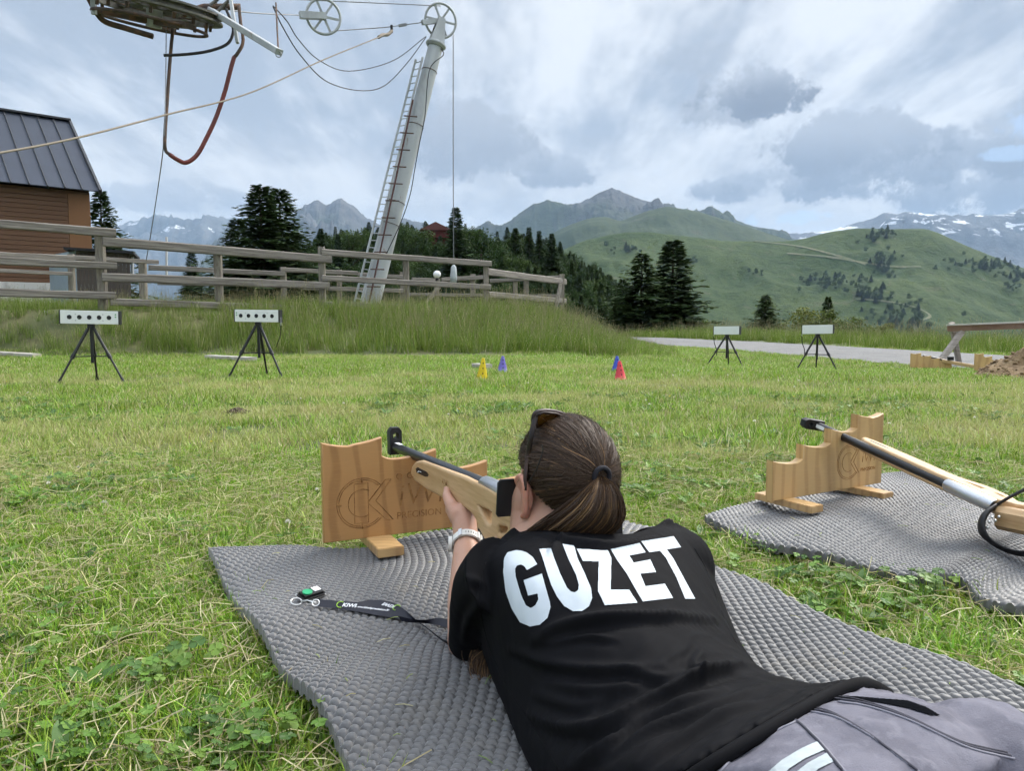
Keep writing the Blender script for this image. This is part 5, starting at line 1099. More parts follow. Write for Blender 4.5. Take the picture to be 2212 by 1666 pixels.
def far_support(px, py, d, w, label):
    b = PY(px, py, d); b.z = gzs(b.x, b.y) + .05; t = thing('rifle_support', b, label, 'rifle support')
    out = [(p[0] * w / .6, p[1]) for p in support_outline()]; dv = Vector((.97, -.22, 0)).normalized(); nv = Vector((dv.y, -dv.x, 0))
    curve_plate('board', out, [], .025, .002, PLY2, t, basis(b, dv, (0, 0, 1), nv)); p = b + dv * .14; MB().beam(p - nv * .12 + Vector((0, 0, -.012)), p + nv * .14 + Vector((0, 0, -.012)), .06, .022).build('foot', PLYF, t)
    return b, dv
b, dv = far_support(1966, 793, 13.6, .66, 'small orange rifle support at the road edge below the barrier')
t = thing('laser_rifle', b + Vector((.4, -.1, .1)), 'distant rifle leaning on the small support by the road', 'rifle')
p0, p1 = b + Vector((.24, .05, .21)), b + Vector((.95, -.45, .03)); MB().tube([p0, p0.lerp(p1, .55)], .016, 8).build('barrel', BLACK, t); MB().beam(p0.lerp(p1, .35) - Vector((0, 0, .02)), p1, .04, .06, bev=.01).build('stock', WOODR, t); MB().box(p0.lerp(p1, .5) + Vector((0, 0, .05)), (.09, .05, .06)).build('sight', BLACKP, t)
far_support(2104, 800, 11.2, .45, 'orange rifle support half hidden behind the earth pile')
# heap of earth and bark
EARTH = M('crumbly_brown_earth', (0.26, 0.18, 0.10), .95, [(9, (0.16, 0.105, 0.06), .8, .42, .62), (30, (0.38, 0.28, 0.175), .7, .52, .7)], bump=(40, .6, .02))
hc = PY(2225, 822, 8.9); hc.z = gzs(hc.x, hc.y); nx = ny = 46; V = []
for i in range(nx):
    for j in range(ny):
        u, v = i / (nx - 1) * 2 - 1, j / (ny - 1) * 2 - 1; r = math.hypot(u, v); hgt = .34 * max(0, 1 - r) ** .85 * (1 + .3 * math.sin(3 * math.atan2(v, u)))
        V.append((hc.x + u * .62, hc.y + v * .6, hc.z - .03 + hgt + (0 if r > 1 else .07 * (float(fbm(np.array([u * 6 + 3]), np.array([v * 6]), 4)[0]) - .5))))
heap = thing('earth_pile', hc, 'crumbly brown pile of earth and bark chips at the right edge', 'pile'); grid_mesh(np.array(V), nx, ny, 'mound', EARTH, heap)
mb = MB(); Va = np.array(V)
for k in range(420):
    q_ = Va[random.randrange(len(Va))]
    if q_[2] < hc.z + .01: continue
    s = random.uniform(.008, .03); mb.ell(Vector(q_) + Vector((0, 0, s * .3)), (s * random.uniform(.7, 1.6), s, s * .6), Matrix.Rotation(random.uniform(0, 3), 3, 'Z') @ Matrix.Rotation(random.uniform(-.6, .6), 3, 'X'), 6, 4)
tag(mb.build('clods', EARTH, heap), kind='stuff')
# old planks lying at the foot of the bank, mole heap
PALE = M('bleached_plank', (0.44, 0.41, 0.36), .85, [(6, (.30, .27, .23), .8, .45, .65)])
for (x0, y0, x1, y1, lb) in [(-60, 766, 80, 769, 'bleached plank lying at the foot of the bank at the left edge'), (452, 771, 545, 777, 'short pale plank in the grass behind the second target'), (1030, 789, 1052, 791, 'tiny bare plank end in the grass left of the yellow cone')]:
    a = PZ(x0, y0, .05); c = PZ(x1, y1, .05); a.z = gzs(a.x, a.y) + .05; c.z = gzs(c.x, c.y) + .05
    tag(MB().beam(a, c, .16, .06, bev=.01).build('plank', PALE), lb, 'plank')
mc = PZ(512, 897, .0); mb = MB()
for k in range(70):
    a = random.uniform(0, 6.28); r = random.uniform(0, .09); s = random.uniform(.008, .022); mb.ell(mc + Vector((r * math.cos(a), r * math.sin(a), .03 * (1 - r / .1) + .012)), (s, s, s * .7), None, 6, 4)
tag(mb.build('mole_heap', M('dark_soil', (.07, .05, .033), .95)), 'small dark clump of soil in the lawn below the second target', 'soil')
# ================================================================== THE SHOOTER
def remesh(mb, voxel, iters, name, m, parent, fac=.5):
    me = bpy.data.meshes.new('tmp'); me.from_pydata(mb.v, [], mb.f); t = bpy.data.objects.new('tmp', me); COL.objects.link(t)
    bm = bmesh.new(); bm.from_mesh(me); bmesh.ops.recalc_face_normals(bm, faces=bm.faces); bm.to_mesh(me); bm.free()
    r = t.modifiers.new('r', 'REMESH'); r.mode = 'VOXEL'; r.voxel_size = voxel; r.use_smooth_shade = True
    s = t.modifiers.new('s', 'SMOOTH'); s.factor = fac; s.iterations = iters
    dg = bpy.context.evaluated_depsgraph_get(); out = bpy.data.meshes.new_from_object(t.evaluated_get(dg)); bpy.data.objects.remove(t)
    out.name = name; out.materials.clear(); return mk(name, out, m, parent, True)
SKIN = M('lightly_tanned_skin', (0.50, 0.285, 0.20), .48, [(14, (0.46, 0.235, 0.165), .6, .42, .65), (90, (0.54, 0.315, 0.225), .4, .5, .7)], bump=(240, .12, .001), spec=.4, sub=.12)
BLK = M('black_jersey', (0.0058, 0.0058, 0.0070), .8, [(5, (0.0082, 0.0082, 0.0096), .6, .4, .65)], bump=(900, .22, .0006, (1, 1, 1)), spec=.07)
person = thing('person', (.2, 1.1, .05), 'person in a black lettered T-shirt lying prone and aiming a rifle', 'person')

# ---- landmarks
headC = PY(1224, 1024, 1.375); gd = Vector((-.42, .90, -.23)).normalized(); hl = Vector((0, 0, 1)).cross(gd).normalized(); hu = gd.cross(hl).normalized()
if hl.x > 0: hl = -hl
hu = hu if hu.z > 0 else -hu
HM = lambda f, s, u: headC + gd * f + hl * s + hu * u
C7 = Vector((.128, 1.265, .262))
S_l = Vector((-.035, 1.225, .225)); El = PY(1008, 1378, 1.345); Wr = PY(1008, 1172, 1.60); Pm = PY(1001, 1112, 1.645)
S_r = Vector((.285, 1.36, .21)); El_r = Vector((.37, 1.58, .095)); Wr_r = Vector((.17, 1.62, .175)); rl_hand = RM1 @ Vector((-.13, -.03, -.11))
HR = Matrix((hl, gd, hu)).transposed()
body = MB()
body.ell(headC, (.080, .096, .095), HR, 24, 16)                                  # skull
body.ell(HM(.045, 0, -.058), (.066, .064, .074), HR, 20, 14); body.ell(HM(.078, 0, -.105), (.030, .028, .026), HR, 14, 10)   # face, chin
body.ell(HM(.015, .046, -.085), (.030, .048, .042), HR, 14, 10); body.ell(HM(.02, -.040, -.085), (.026, .045, .035), HR, 14, 10)     # jaw corners
body.ell(PY(1137, 1084, 1.385), (.031, .045, .05), None, 16, 12); body.capsule(PY(1140, 1090, 1.38), PY(1144, 1150, 1.355), .032, .036); body.capsule(HM(.104, 0, -.012), HM(.122, 0, -.046), .008, .012); body.ell(HM(.103, 0, -.078), (.022, .012, .010), HR, 12, 8)         # nose, lips
body.capsule(HM(.075, .034, .012), HM(.085, 0.012, .012), .014, .012); body.capsule(HM(.075, -.034, .012), HM(.085, -.012, .012), .014, .012)   # brow
body.ell(HM(.065, .040, -.045), (.024, .03, .022), HR, 12, 8); body.ell(HM(.065, -.040, -.045), (.024, .03, .022), HR, 12, 8)          # cheeks
body.capsule(HM(-.012, 0, -.055), C7 + Vector((-.01, .03, -.015)), .050, .046); body.capsule(HM(-.004, .026, -.065), PY(1160, 1172, 1.335), .048, .048)         # neck
body.capsule(C7 + Vector((.0, -.02, -.07)), Vector((.17, 1.02, .125)), .075, .055); body.capsule(Vector((.17, 1.02, .125)), Vector((.33, .80, .125)), .055, .055)
body.capsule(S_l + Vector((.05, 0, 0)), S_r - Vector((.03, 0, 0)), .055, .055)
body.capsule(S_l, El, .046, .036); body.capsule(El, El.lerp(Wr, .35), .035, .037); body.capsule(El.lerp(Wr, .35), Wr, .037, .0265); body.ell(El + Vector((0, -.005, -.01)), .033)
body.capsule(S_r, El_r, .046, .036); body.capsule(El_r, Wr_r, .036, .026)
body.capsule(Vector((.35, .72, .125)), Vector((.49, .36, .12)), .055, .05); body.capsule(Vector((.33, .80, .125)), Vector((.48, .80, .125)), .055, .055); body.capsule(Vector((.50, .80, .125)), Vector((.72, .52, .12)), .055, .05)
# left hand: palm under the fore-end, thumb up the near side, four fingers round the far side
def chain(mb, P_, R_): 
    for k in range(len(P_) - 1): mb.capsule(P_[k], P_[k + 1], R_[k], R_[k + 1], 10, 4)
zb0 = rl2(985, 1084); LR = lambda x, y, z: RM1 @ Vector((x, y, z))
body.capsule(Wr, Pm, .027, .027); pk = LR(zb0[0] - .005, .016, zb0[1] - .030)
body.capsule(Pm, pk, .027, .020); body.capsule(Pm + hl * .012, LR(zb0[0] + .02, .026, zb0[1] - .02), .022, .014); body.capsule(Pm - hl * .014, LR(zb0[0] - .035, .010, zb0[1] - .026), .022, .016)
th = [PY(988, 1118, 1.635), PY(976, 1093, 1.655), PY(966, 1073, 1.69), PY(967, 1058, 1.725)]; chain(body, th, [.019, .0145, .0115, .0092])
for i, (dx, ln_) in enumerate([(.030, .92), (.009, 1.0), (-.012, .95), (-.032, .8)]):
    x = zb0[0] + dx - .004; zz = zb0[1] + dx * -.32
    chain(body, [LR(x, .016, zz - .022), LR(x + .003, -.012, zz - .017), LR(x + .007, -.033, zz - .002), LR(x + .008, -.0335, zz + .022 * ln_)], [.0105, .0098, .009, .0078])
# right hand closed on the grip
body.capsule(Wr_r, rl_hand, .026, .026)
for i in range(4): a = rl_hand + RX * (.008 - .0) + RZ * (.022 - .019 * i); chain(body, [a - RY * .01, a + RX * .03 - RY * .002, a + RX * .038 + RY * .028, a + RX * .016 + RY * .048], [.0105, .0095, .009, .008])
chain(body, [rl_hand + RZ * .02, rl_hand + RZ * .035 + RX * .02 + RY * .0, rl_hand + RZ * .04 + RX * .04 + RY * .03], [.014, .011, .009])
remesh(body, .0036, 5, 'body', SKIN, person)
# thumb nail
tn = th[3]; MB().ell(tn + (th[3] - th[2]).normalized() * .001 + Vector((-.004, -.008, .002)), (.005, .0016, .0065), None, 10, 6).build('thumb_nail', M('nail', (.62, .38, .31), .3), person, smooth=True)
# ear: cupped shell with a rolled rim
ec = HM(-.004, .083, -.030); ear = MB(); bk_ = (hl * .86 - gd * .52).normalized()
rim = [(.010, -.030), (.004, -.036), (-.008, -.030), (-.013, -.012), (-.018, .006), (-.017, .022), (-.008, .032), (.004, .032), (.012, .024), (.013, .012)]
rp = [ec + gd * a + hu * b + hl * (.013 if i not in (0, 9) else .003) for i, (a, b) in enumerate(rim)]; rc = [Vector(a) for a in catmull([tuple(p) for p in rp], 30)]
ear.tube(rc, [.0048 + .0012 * math.sin(k / 29 * math.pi) for k in range(30)], 10)
ear.ell(ec - gd * .002 + hl * .003, (.010, .015, .028), HR, 14, 10); ear.capsule(ec + gd * .0 + hu * -.034 + hl * .009, ec + gd * .006 + hu * -.022 + hl * .004, .0075, .008)
for k in range(2, 27, 3): ear.capsule(rc[k], ec + hl * .002 + hu * (b * .5 if False else 0) + (rc[k] - ec) * .35, .0042, .006, 8, 3)
remesh(ear, .0016, 4, 'ear', M('ear_skin', (0.53, 0.255, 0.18), .48, [(40, (.50, .20, .14), .6, .42, .65)], sub=.2, spec=.4), person)
MB().ell(ec + hu * -.036 + hl * .0145 - gd * .004, .0026, None, 10, 8).build('ear_stud', STEEL, person, smooth=True)
for s in (-1, 1):
    e_ = MB().ell(HM(.083, s * .031, -.010), (.012, .010, .008), HR, 12, 8).build('eye', M('eye_white', (.75, .74, .72), .2), person, smooth=True); MB().ell(HM(.0905, s * .031, -.010), (.0055, .003, .0055), HR, 10, 6).build('iris', M('brown_iris', (.05, .025, .012), .2), e_, smooth=True)
    MB().tube([HM(.092, s * .016, .012), HM(.090, s * .034, .018), HM(.078, s * .050, .012)], .0028, 6).build('eyebrow', M('dark_hair_solid', (.02, .013, .009), .6), person)

# ---- T-shirt: sections across the back, from collar to hem
rows = [
 [(1108, 1160, .262), (1128, 1147, .285), (1190, 1134, .302), (1275, 1150, .302), (1350, 1151, .298), (1415, 1137, .290), (1455, 1137, .270)],
 [(1015, 1250, .20), (1045, 1204, .265), (1120, 1178, .298), (1275, 1188, .302), (1400, 1165, .290), (1472, 1152, .268), (1508, 1182, .20)],
 [(1020, 1335, .15), (1045, 1290, .215), (1125, 1258, .272), (1290, 1262, .282), (1420, 1235, .270), (1510, 1232, .232), (1548, 1272, .15)],
 [(1048, 1425, .08), (1068, 1388, .16), (1155, 1358, .232), (1340, 1340, .252), (1470, 1310, .240), (1548, 1310, .195), (1577, 1342, .11)],
 [(1085, 1520, .07), (1112, 1478, .14), (1212, 1448, .20), (1410, 1428, .224), (1530, 1395, .212), (1592, 1388, .17), (1613, 1415, .10)],
 [(1128, 1630, .07), (1170, 1588, .13), (1290, 1556, .18), (1490, 1508, .204), (1592, 1464, .194), (1643, 1446, .165), (1665, 1464, .10)],
 [(1190, 1735, .07), (1245, 1690, .13), (1382, 1638, .185), (1580, 1558, .208), (1692, 1499, .202), (1745, 1477, .176), (1780, 1494, .10)],
 [(1300, 1810, .08), (1375, 1745, .15), (1502, 1652, .208), (1682, 1544, .230), (1795, 1484, .222), (1856, 1471, .194), (1905, 1492, .11)]]
def loft(rows, nr, nc, zmin=.055, shrinkend=True):
    C = np.array([[list(PZ(*p)) for p in r] for r in rows])                        # rows x 7 x 3
    full = []
    for r in C:
        lo0, lo1 = r[0].copy(), r[-1].copy(); mid = (lo0 + lo1) / 2
        b = [lo1 + (mid - lo1) * .12, lo1 + (mid - lo1) * .5, mid, lo0 + (mid - lo0) * .5, lo0 + (mid - lo0) * .12]
        for q_ in b: q_[2] = zmin
        full.append(np.array(list(r) + b))
    full = np.array(full); n0 = full.shape[1]; G = []
    for r in full:
        ext = np.concatenate([r[-3:], r, r[:3]]); s = catmull(ext, (n0 + 5) * 10 + 1)[30:30 + n0 * 10]
        G.append(s)
    G = np.array(G); out = np.stack([catmull(G[:, k], nr) for k in range(G.shape[1])], 1)
    return out
def loft_solid(mb, G):
    nr, nc = G.shape[:2]; vs = [tuple(p) for p in G.reshape(-1, 3)]; fs = [(i * nc + k, i * nc + (k + 1) % nc, (i + 1) * nc + (k + 1) % nc, (i + 1) * nc + k) for i in range(nr - 1) for k in range(nc)]
    c0 = G[0].mean(0); c1 = G[-1].mean(0); n = len(vs); vs += [tuple(c0), tuple(c1)]
    fs += [(n, (k + 1) % nc, k) for k in range(nc)] + [(n + 1, (nr - 1) * nc + k, (nr - 1) * nc + (k + 1) % nc) for k in range(nc)]
    mb.add(vs, fs)
sh = MB(); loft_solid(sh, loft(rows, 60, 0))
sl = [(PY(1085, 1245, 1.19), .070), (PY(1048, 1272, 1.222), .056), (PY(1028, 1312, 1.258), .046), (PY(1018, 1355, 1.292), .041), (PY(1015, 1394, 1.318), .0405)]
sc = catmull([tuple(p) + (r,) for p, r in sl], 22); sh.tube([Vector(a[:3]) for a in sc], [a[3] for a in sc], 24)
sr = catmull([tuple(S_r + Vector((-.04, -.03, .0))) + (.072,), tuple(S_r + Vector((.02, .03, -.01))) + (.064,), tuple(S_r.lerp(El_r, .35) + Vector((.015, 0, 0))) + (.056,), tuple(S_r.lerp(El_r, .7) + Vector((.01, 0, .0))) + (.05,)], 16); sh.tube([Vector(a[:3]) for a in sr], [a[3] for a in sr], 24)
shirt = remesh(sh, .0042, 7, 'shirt', BLK, person)
# ---- folds: soft ridges with a valley beside them, run along lines over the cloth
def surf_hits(o):
    bv = BVHTree.FromPolygons([v.co.copy() for v in o.data.vertices], [tuple(p.vertices) for p in o.data.polygons]); return bv
bvS = surf_hits(shirt)
def cast(bv, px, py):
    h = bv.ray_cast(Vector((0, 0, CAMZ)), ray(px, py).normalized()); return h
FOLDS = [([(1150, 1385), (1210, 1350), (1300, 1332), (1420, 1328), (1540, 1335)], .0055, .011), ([(1100, 1405), (1180, 1432), (1300, 1446), (1430, 1440)], .0045, .010), ([(1170, 1392), (1260, 1372), (1330, 1380)], .003, .007),
 ([(1140, 1545), (1230, 1572), (1320, 1560), (1400, 1510), (1480, 1468), (1570, 1442)], .0065, .012), ([(1230, 1660), (1300, 1612), (1380, 1550), (1470, 1515), (1560, 1490)], .0055, .011), ([(1290, 1640), (1400, 1572), (1520, 1528), (1640, 1488)], .0045, .009),
 ([(1380, 1655), (1460, 1600), (1560, 1548), (1700, 1500)], .0045, .010), ([(1180, 1152), (1235, 1168), (1320, 1178), (1430, 1158)], .0050, .010), ([(1230, 1150), (1200, 1175), (1190, 1200)], .003, .008), ([(1440, 1492), (1520, 1452), (1600, 1432)], .004, .009),
 ([(1330, 1440), (1420, 1462), (1480, 1450)], .0035, .009), ([(1520, 1400), (1500, 1440), (1530, 1470)], .003, .008), ([(1185, 1470), (1290, 1490), (1400, 1470)], .0035, .012), ([(1040, 1300), (1010, 1340), (1000, 1390)], .003, .010), ([(1010, 1250), (1040, 1262), (1060, 1300)], .003, .010), ([(1150, 1500), (1240, 1520), (1330, 1505)], .003, .010)]
sme = shirt.data; nv = len(sme.vertices); co = np.empty(nv * 3, np.float32); sme.vertices.foreach_get('co', co); co = co.reshape(-1, 3).astype(float)
no = np.empty(nv * 3, np.float32); sme.vertices.foreach_get('normal', no); no = no.reshape(-1, 3)
aa_ = .6 * co[:, 0] - .78 * co[:, 1]; bb_ = .78 * co[:, 0] + .6 * co[:, 1]
disp = .0075 * ss(-.74, -.60, aa_) * (fbm(bb_ * 7 + 2 + aa_ * 3, aa_ * 30 + bb_ * 4, 3, .5, True) - .6) + .0035 * (fbm(co[:, 0] * 22 + co[:, 2] * 9, co[:, 1] * 22 - co[:, 2] * 7, 3) - .5) + .0075 * (fbm(co[:, 0] * 8 + 3, co[:, 1] * 8 + co[:, 2] * 4, 2) - .5)
for (pp, amp, wd_) in FOLDS:
    wd_ = wd_ * .72
    c = catmull([(a, b, 0) for a, b in pp], 40); P3 = [cast(bvS, a[0], a[1])[0] for a in c]; P3 = np.array([tuple(p) for p in P3 if p is not None])
    if len(P3) < 3: continue
    near = np.where(np.abs(co - P3.mean(0)).max(1) < .35)[0]; D_ = np.linalg.norm(co[near][:, None, :] - P3[None], axis=2); j = D_.argmin(1); dm = D_.min(1)
    tg = np.gradient(P3, axis=0)[j]; side = np.cross(tg, no[near]); side /= np.linalg.norm(side, axis=1)[:, None] + 1e-9; sgn = np.einsum('ij,ij->i', co[near] - P3[j], side)
    along = j / (len(P3) - 1); tap = np.sin(np.pi * np.clip(along, .04, .96)) ** .6
    disp[near] += 2.0 * amp * tap * (np.exp(-(dm / wd_) ** 2) - .75 * np.exp(-((sgn - wd_ * 1.7) ** 2 + np.maximum(0, dm ** 2 - sgn ** 2)) / (wd_ * wd_ * 1.3)))
edge_k = np.ones(nv); co2 = co + no * (disp * edge_k)[:, None]; sme.vertices.foreach_set('co', co2.astype(np.float32).ravel()); sme.update()
bvS = surf_hits(shirt)
# rolled hem band and seam stitching
def draped_tube(bv, pp, r, name, m, parent, n=50, lift=.0, seg=8):
    c = catmull([(a, b, 0) for a, b in pp], n); P_ = []
    for a in c:
        h = cast(bv, a[0], a[1])
        if h[0] is not None and (not P_ or (h[0] - P_[-1]).length < .12): P_.append(h[0] + h[1] * lift)
    if len(P_) > 2: return MB().tube(P_, r, seg).build(name, m, parent, smooth=True)
SEAM = M('black_stitching', (0.006, 0.006, 0.007), .8, spec=.1)
draped_tube(bvS, [(1050, 1215), (1036, 1260), (1034, 1300), (1044, 1350), (1066, 1420), (1100, 1490), (1140, 1555), (1180, 1615), (1205, 1662)], .0011, 'side_seam', SEAM, shirt)
draped_tube(bvS, [(1500, 1185), (1525, 1230), (1545, 1285), (1570, 1350), (1590, 1390)], .0011, 'side_seam', SEAM, shirt)
draped_tube(bvS, [(975, 1392), (990, 1402), (1012, 1404), (1040, 1392)], .0012, 'sleeve_hem', SEAM, shirt)
# ---- lettering printed across the shoulders
def zpt(P_): return [(1009.5 + a / 2.863, 1083.7 + b / 2.863) for a, b in P_]
LET = {'G': [(300, 305), (250, 318), (229, 355), (225, 440), (240, 560), (278, 665), (328, 748), (390, 775), (450, 765), (498, 722), (516, 655), (510, 620), (462, 450), (350, 490), (378, 585), (436, 572), (441, 610), (422, 645), (395, 662), (365, 645), (335, 580), (302, 470), (297, 420), (310, 398), (335, 393), (355, 405), (370, 428), (433, 392), (405, 347), (365, 318), (330, 307)],
 'U': [(445, 297), (520, 292), (532, 340), (575, 450), (618, 538), (640, 560), (665, 566), (686, 552), (690, 520), (672, 455), (630, 370), (588, 265), (660, 275), (682, 355), (727, 450), (765, 540), (772, 600), (752, 652), (710, 682), (655, 682), (600, 650), (555, 590), (520, 520), (490, 430), (465, 350)],
 'Z': [(677, 297), (868, 305), (890, 352), (885, 550), (1000, 550), (1052, 630), (850, 645), (807, 557), (812, 375), (715, 372)],
 'E': [(885, 297), (1063, 258), (1102, 318), (1000, 338), (1028, 382), (1130, 362), (1166, 440), (1068, 450), (1100, 528), (1220, 512), (1270, 600), (1085, 622), (1050, 565), (985, 450), (925, 365)],
 'T': [(1072, 248), (1275, 218), (1320, 285), (1232, 300), (1272, 355), (1350, 500), (1408, 606), (1345, 605), (1290, 470), (1225, 350), (1190, 308), (1125, 318)]}
PRW = M('white_flock_print', (0.52, 0.57, 0.61), .7, [(25, (.485, .535, .575), .6, .42, .65)], spec=.3)
for L_, pl_ in LET.items():
    P_ = np.array(zpt(pl_)); st_ = .8; xs = np.arange(P_[:, 0].min(), P_[:, 0].max() + st_, st_); ys = np.arange(P_[:, 1].min(), P_[:, 1].max() + st_, st_)
    GXX, GYY = np.meshgrid(xs, ys, indexing='ij'); ins = inside(GXX.ravel() + st_ / 2, GYY.ravel() + st_ / 2, P_).reshape(GXX.shape); nxx, nyy = GXX.shape; idx = -np.ones((nxx, nyy), int); vs = []; fs = []
    def vid(i, j):
        if idx[i, j] < 0:
            h = cast(bvS, xs[0] + i * st_, ys[0] + j * st_)
            if h[0] is None: return None
            idx[i, j] = len(vs); vs.append(h[0] + h[1] * .0009)
        return idx[i, j]
    for i in range(nxx - 1):
        for j in range(nyy - 1):
            if ins[i, j]:
                q_ = [vid(i, j), vid(i, j + 1), vid(i + 1, j + 1), vid(i + 1, j)]
                if None not in q_: fs.append(tuple(q_))
    o = MB().add(vs, fs).build('printed_letter', PRW, shirt, smooth=True); o['label'] = 'white printed letter ' + L_

# ---- trousers
TROU = M('washed_grey_lilac_cotton', (0.165, 0.161, 0.192), .92, [(9, (0.118, 0.115, 0.140), .9, .42, .60), (60, (0.215, 0.211, 0.245), .5, .5, .7)], bump=(420, .55, .0014), spec=.12)
trows = [
 [(1260, 1760, .08), (1330, 1705, .14), (1450, 1640, .188), (1640, 1552, .205), (1745, 1500, .198), (1800, 1482, .172), (1840, 1500, .10)],
 [(1360, 1815, .08), (1430, 1745, .15), (1545, 1655, .208), (1715, 1556, .228), (1815, 1505, .222), (1872, 1487, .195), (1915, 1503, .11)],
 [(1480, 1840, .10), (1562, 1762, .17), (1668, 1668, .234), (1828, 1572, .250), (1928, 1520, .240), (1985, 1516, .198), (2025, 1548, .10)],
 [(1600, 1960, .10), (1690, 1860, .19), (1790, 1748, .248), (1930, 1632, .255), (2030, 1562, .242), (2085, 1556, .195), (2125, 1592, .09)],
 [(1750, 2150, .10), (1850, 2000, .18), (1950, 1850, .230), (2080, 1715, .225), (2170, 1640, .218), (2225, 1632, .180), (2265, 1668, .085)]]
tb = MB(); loft_solid(tb, loft(trows, 50, 0))
tb.capsule(Vector((.35, .66, .145)), Vector((.52, .28, .125)), .092, .075); tb.capsule(Vector((.52, .28, .125)), Vector((.74, -.10, .105)), .072, .058)
tb.capsule(Vector((.52, .80, .14)), Vector((.78, .44, .12)), .092, .075); tb.capsule(Vector((.78, .44, .12)), Vector((1.02, .06, .105)), .072, .058)
trou = remesh(tb, .006, 8, 'trousers', TROU, person)
tme = trou.data; nv = len(tme.vertices); co = np.empty(nv * 3, np.float32); tme.vertices.foreach_get('co', co); co = co.reshape(-1, 3).astype(float); no = np.empty(nv * 3, np.float32); tme.vertices.foreach_get('normal', no); no = no.reshape(-1, 3)
co = co + no * (.012 * (fbm(co[:, 0] * 11, co[:, 1] * 11 + co[:, 2] * 6, 3) - .5) + .008 * (fbm(co[:, 0] * 9 + co[:, 1] * 12, co[:, 1] * 20 - co[:, 0] * 16, 3, .5, True) - .6) + .003 * (fbm(co[:, 0] * 40, co[:, 1] * 40, 2) - .5))[:, None]; tme.vertices.foreach_set('co', co.astype(np.float32).ravel()); tme.update()
bvT = surf_hits(trou)
DSE = M('dark_seam_stitch', (0.062, 0.06, 0.075), .95); LSE = M('worn_seam_edge', (0.215, 0.21, 0.245), .95)
for pp in [[(1475, 1666), (1514, 1616), (1567, 1584), (1646, 1552), (1706, 1546)], [(1546, 1664), (1582, 1627), (1639, 1588), (1710, 1554)], [(1660, 1536), (1710, 1552), (1760, 1595), (1820, 1666)], [(1724, 1529), (1799, 1545), (1870, 1584), (1923, 1623), (1980, 1666)], [(1802, 1511), (1870, 1522), (1959, 1552), (2050, 1596), (2101, 1616), (2183, 1634)]]:
    draped_tube(bvT, pp, .0014, 'seam', DSE, trou, lift=.0008); draped_tube(bvT, [(a + 9, b + 7) for a, b in pp], .0013, 'seam_edge', LSE, trou, lift=.0006); draped_tube(bvT, [(a - 8, b - 7) for a, b in pp], .0012, 'seam', DSE, trou, lift=.0004)
def patch(bv, poly, m, name, parent, lift=.0012, st_=1.0):
    P_ = np.array(poly, float); xs = np.arange(P_[:, 0].min(), P_[:, 0].max() + st_, st_); ys = np.arange(P_[:, 1].min(), P_[:, 1].max() + st_, st_); idx = {}; vs = []; fs = []
    def vid(i, j):
        if (i, j) not in idx:
            h = cast(bv, xs[0] + i * st_, ys[0] + j * st_)
            if h[0] is None: return None
            idx[i, j] = len(vs); vs.append(h[0] + h[1] * lift)
        return idx[i, j]
    for i in range(len(xs)):
        k = inside(np.full(len(ys), xs[i] + st_ / 2), ys + st_ / 2, P_)
        for j in np.where(k)[0]:
            q_ = [vid(i, j), vid(i, j + 1), vid(i + 1, j + 1), vid(i + 1, j)]
            if None not in q_: fs.append(tuple(q_))
    return MB().add(vs, fs).build(name, m, parent, smooth=True)
TAPE = M('pale_reflective_tape', (.42, .465, .475), .6, [(60, (.36, .40, .41), .6, .45, .65)])
patch(bvT, [(1655, 1676), (1690, 1645), (1728, 1622), (1766, 1604), (1784, 1622), (1740, 1642), (1705, 1664), (1692, 1678)], TAPE, 'reflective_tape', trou)
patch(bvT, [(1712, 1678), (1745, 1652), (1788, 1629), (1802, 1648), (1770, 1664), (1755, 1678)], TAPE, 'reflective_tape', trou)
patch(bvT, [(1758, 1514), (1790, 1505), (1850, 1507), (1905, 1512), (1960, 1516), (2000, 1530), (2030, 1548), (2012, 1548), (1960, 1532), (1900, 1520), (1840, 1514), (1790, 1514)], M('black_pocket_cloth', (.006, .0065, .008), 1.0, spec=.0), 'pocket_opening', trou)  # near-black flap patch draped over the trousers at the pocket
# hem: doubled edge of the shirt lying over the trousers
bvS = surf_hits(shirt); hemp = []
hem_px = [(1300, 1800), (1372, 1745), (1430, 1700), (1480, 1664), (1540, 1628), (1600, 1594), (1680, 1550), (1740, 1515), (1795, 1488), (1856, 1476), (1895, 1490)]
HR_ = [PZ(*p) for p in rows[-1]]; hemc = [Vector(a) for a in catmull([tuple(p) for p in HR_], 60)]
MB().tube([p + Vector((.006, -.010, .001)) for p in hemc], [.0075] * 60, 10, flat=.8).build('hem', BLK, shirt, smooth=True)
# shoes beyond the frame
for (kx, ky, ax_, ay_) in ((.74, -.10, .80, -.22), (1.02, .06, 1.08, -.06)):
    s_ = MB(); s_.capsule((kx, ky, .105), (ax_, ay_, .09), .05, .048); s_.capsule((ax_, ay_, .09), (ax_ + .05, ay_ - .05, .10), .046, .04); s_.capsule((ax_ + .01, ay_ - .03, .07), (ax_ + .12, ay_ - .14, .04 + .03), .035, .03)
    remesh(s_, .006, 5, 'shoe', M('dark_trail_shoe', (.05, .05, .055), .8), person)

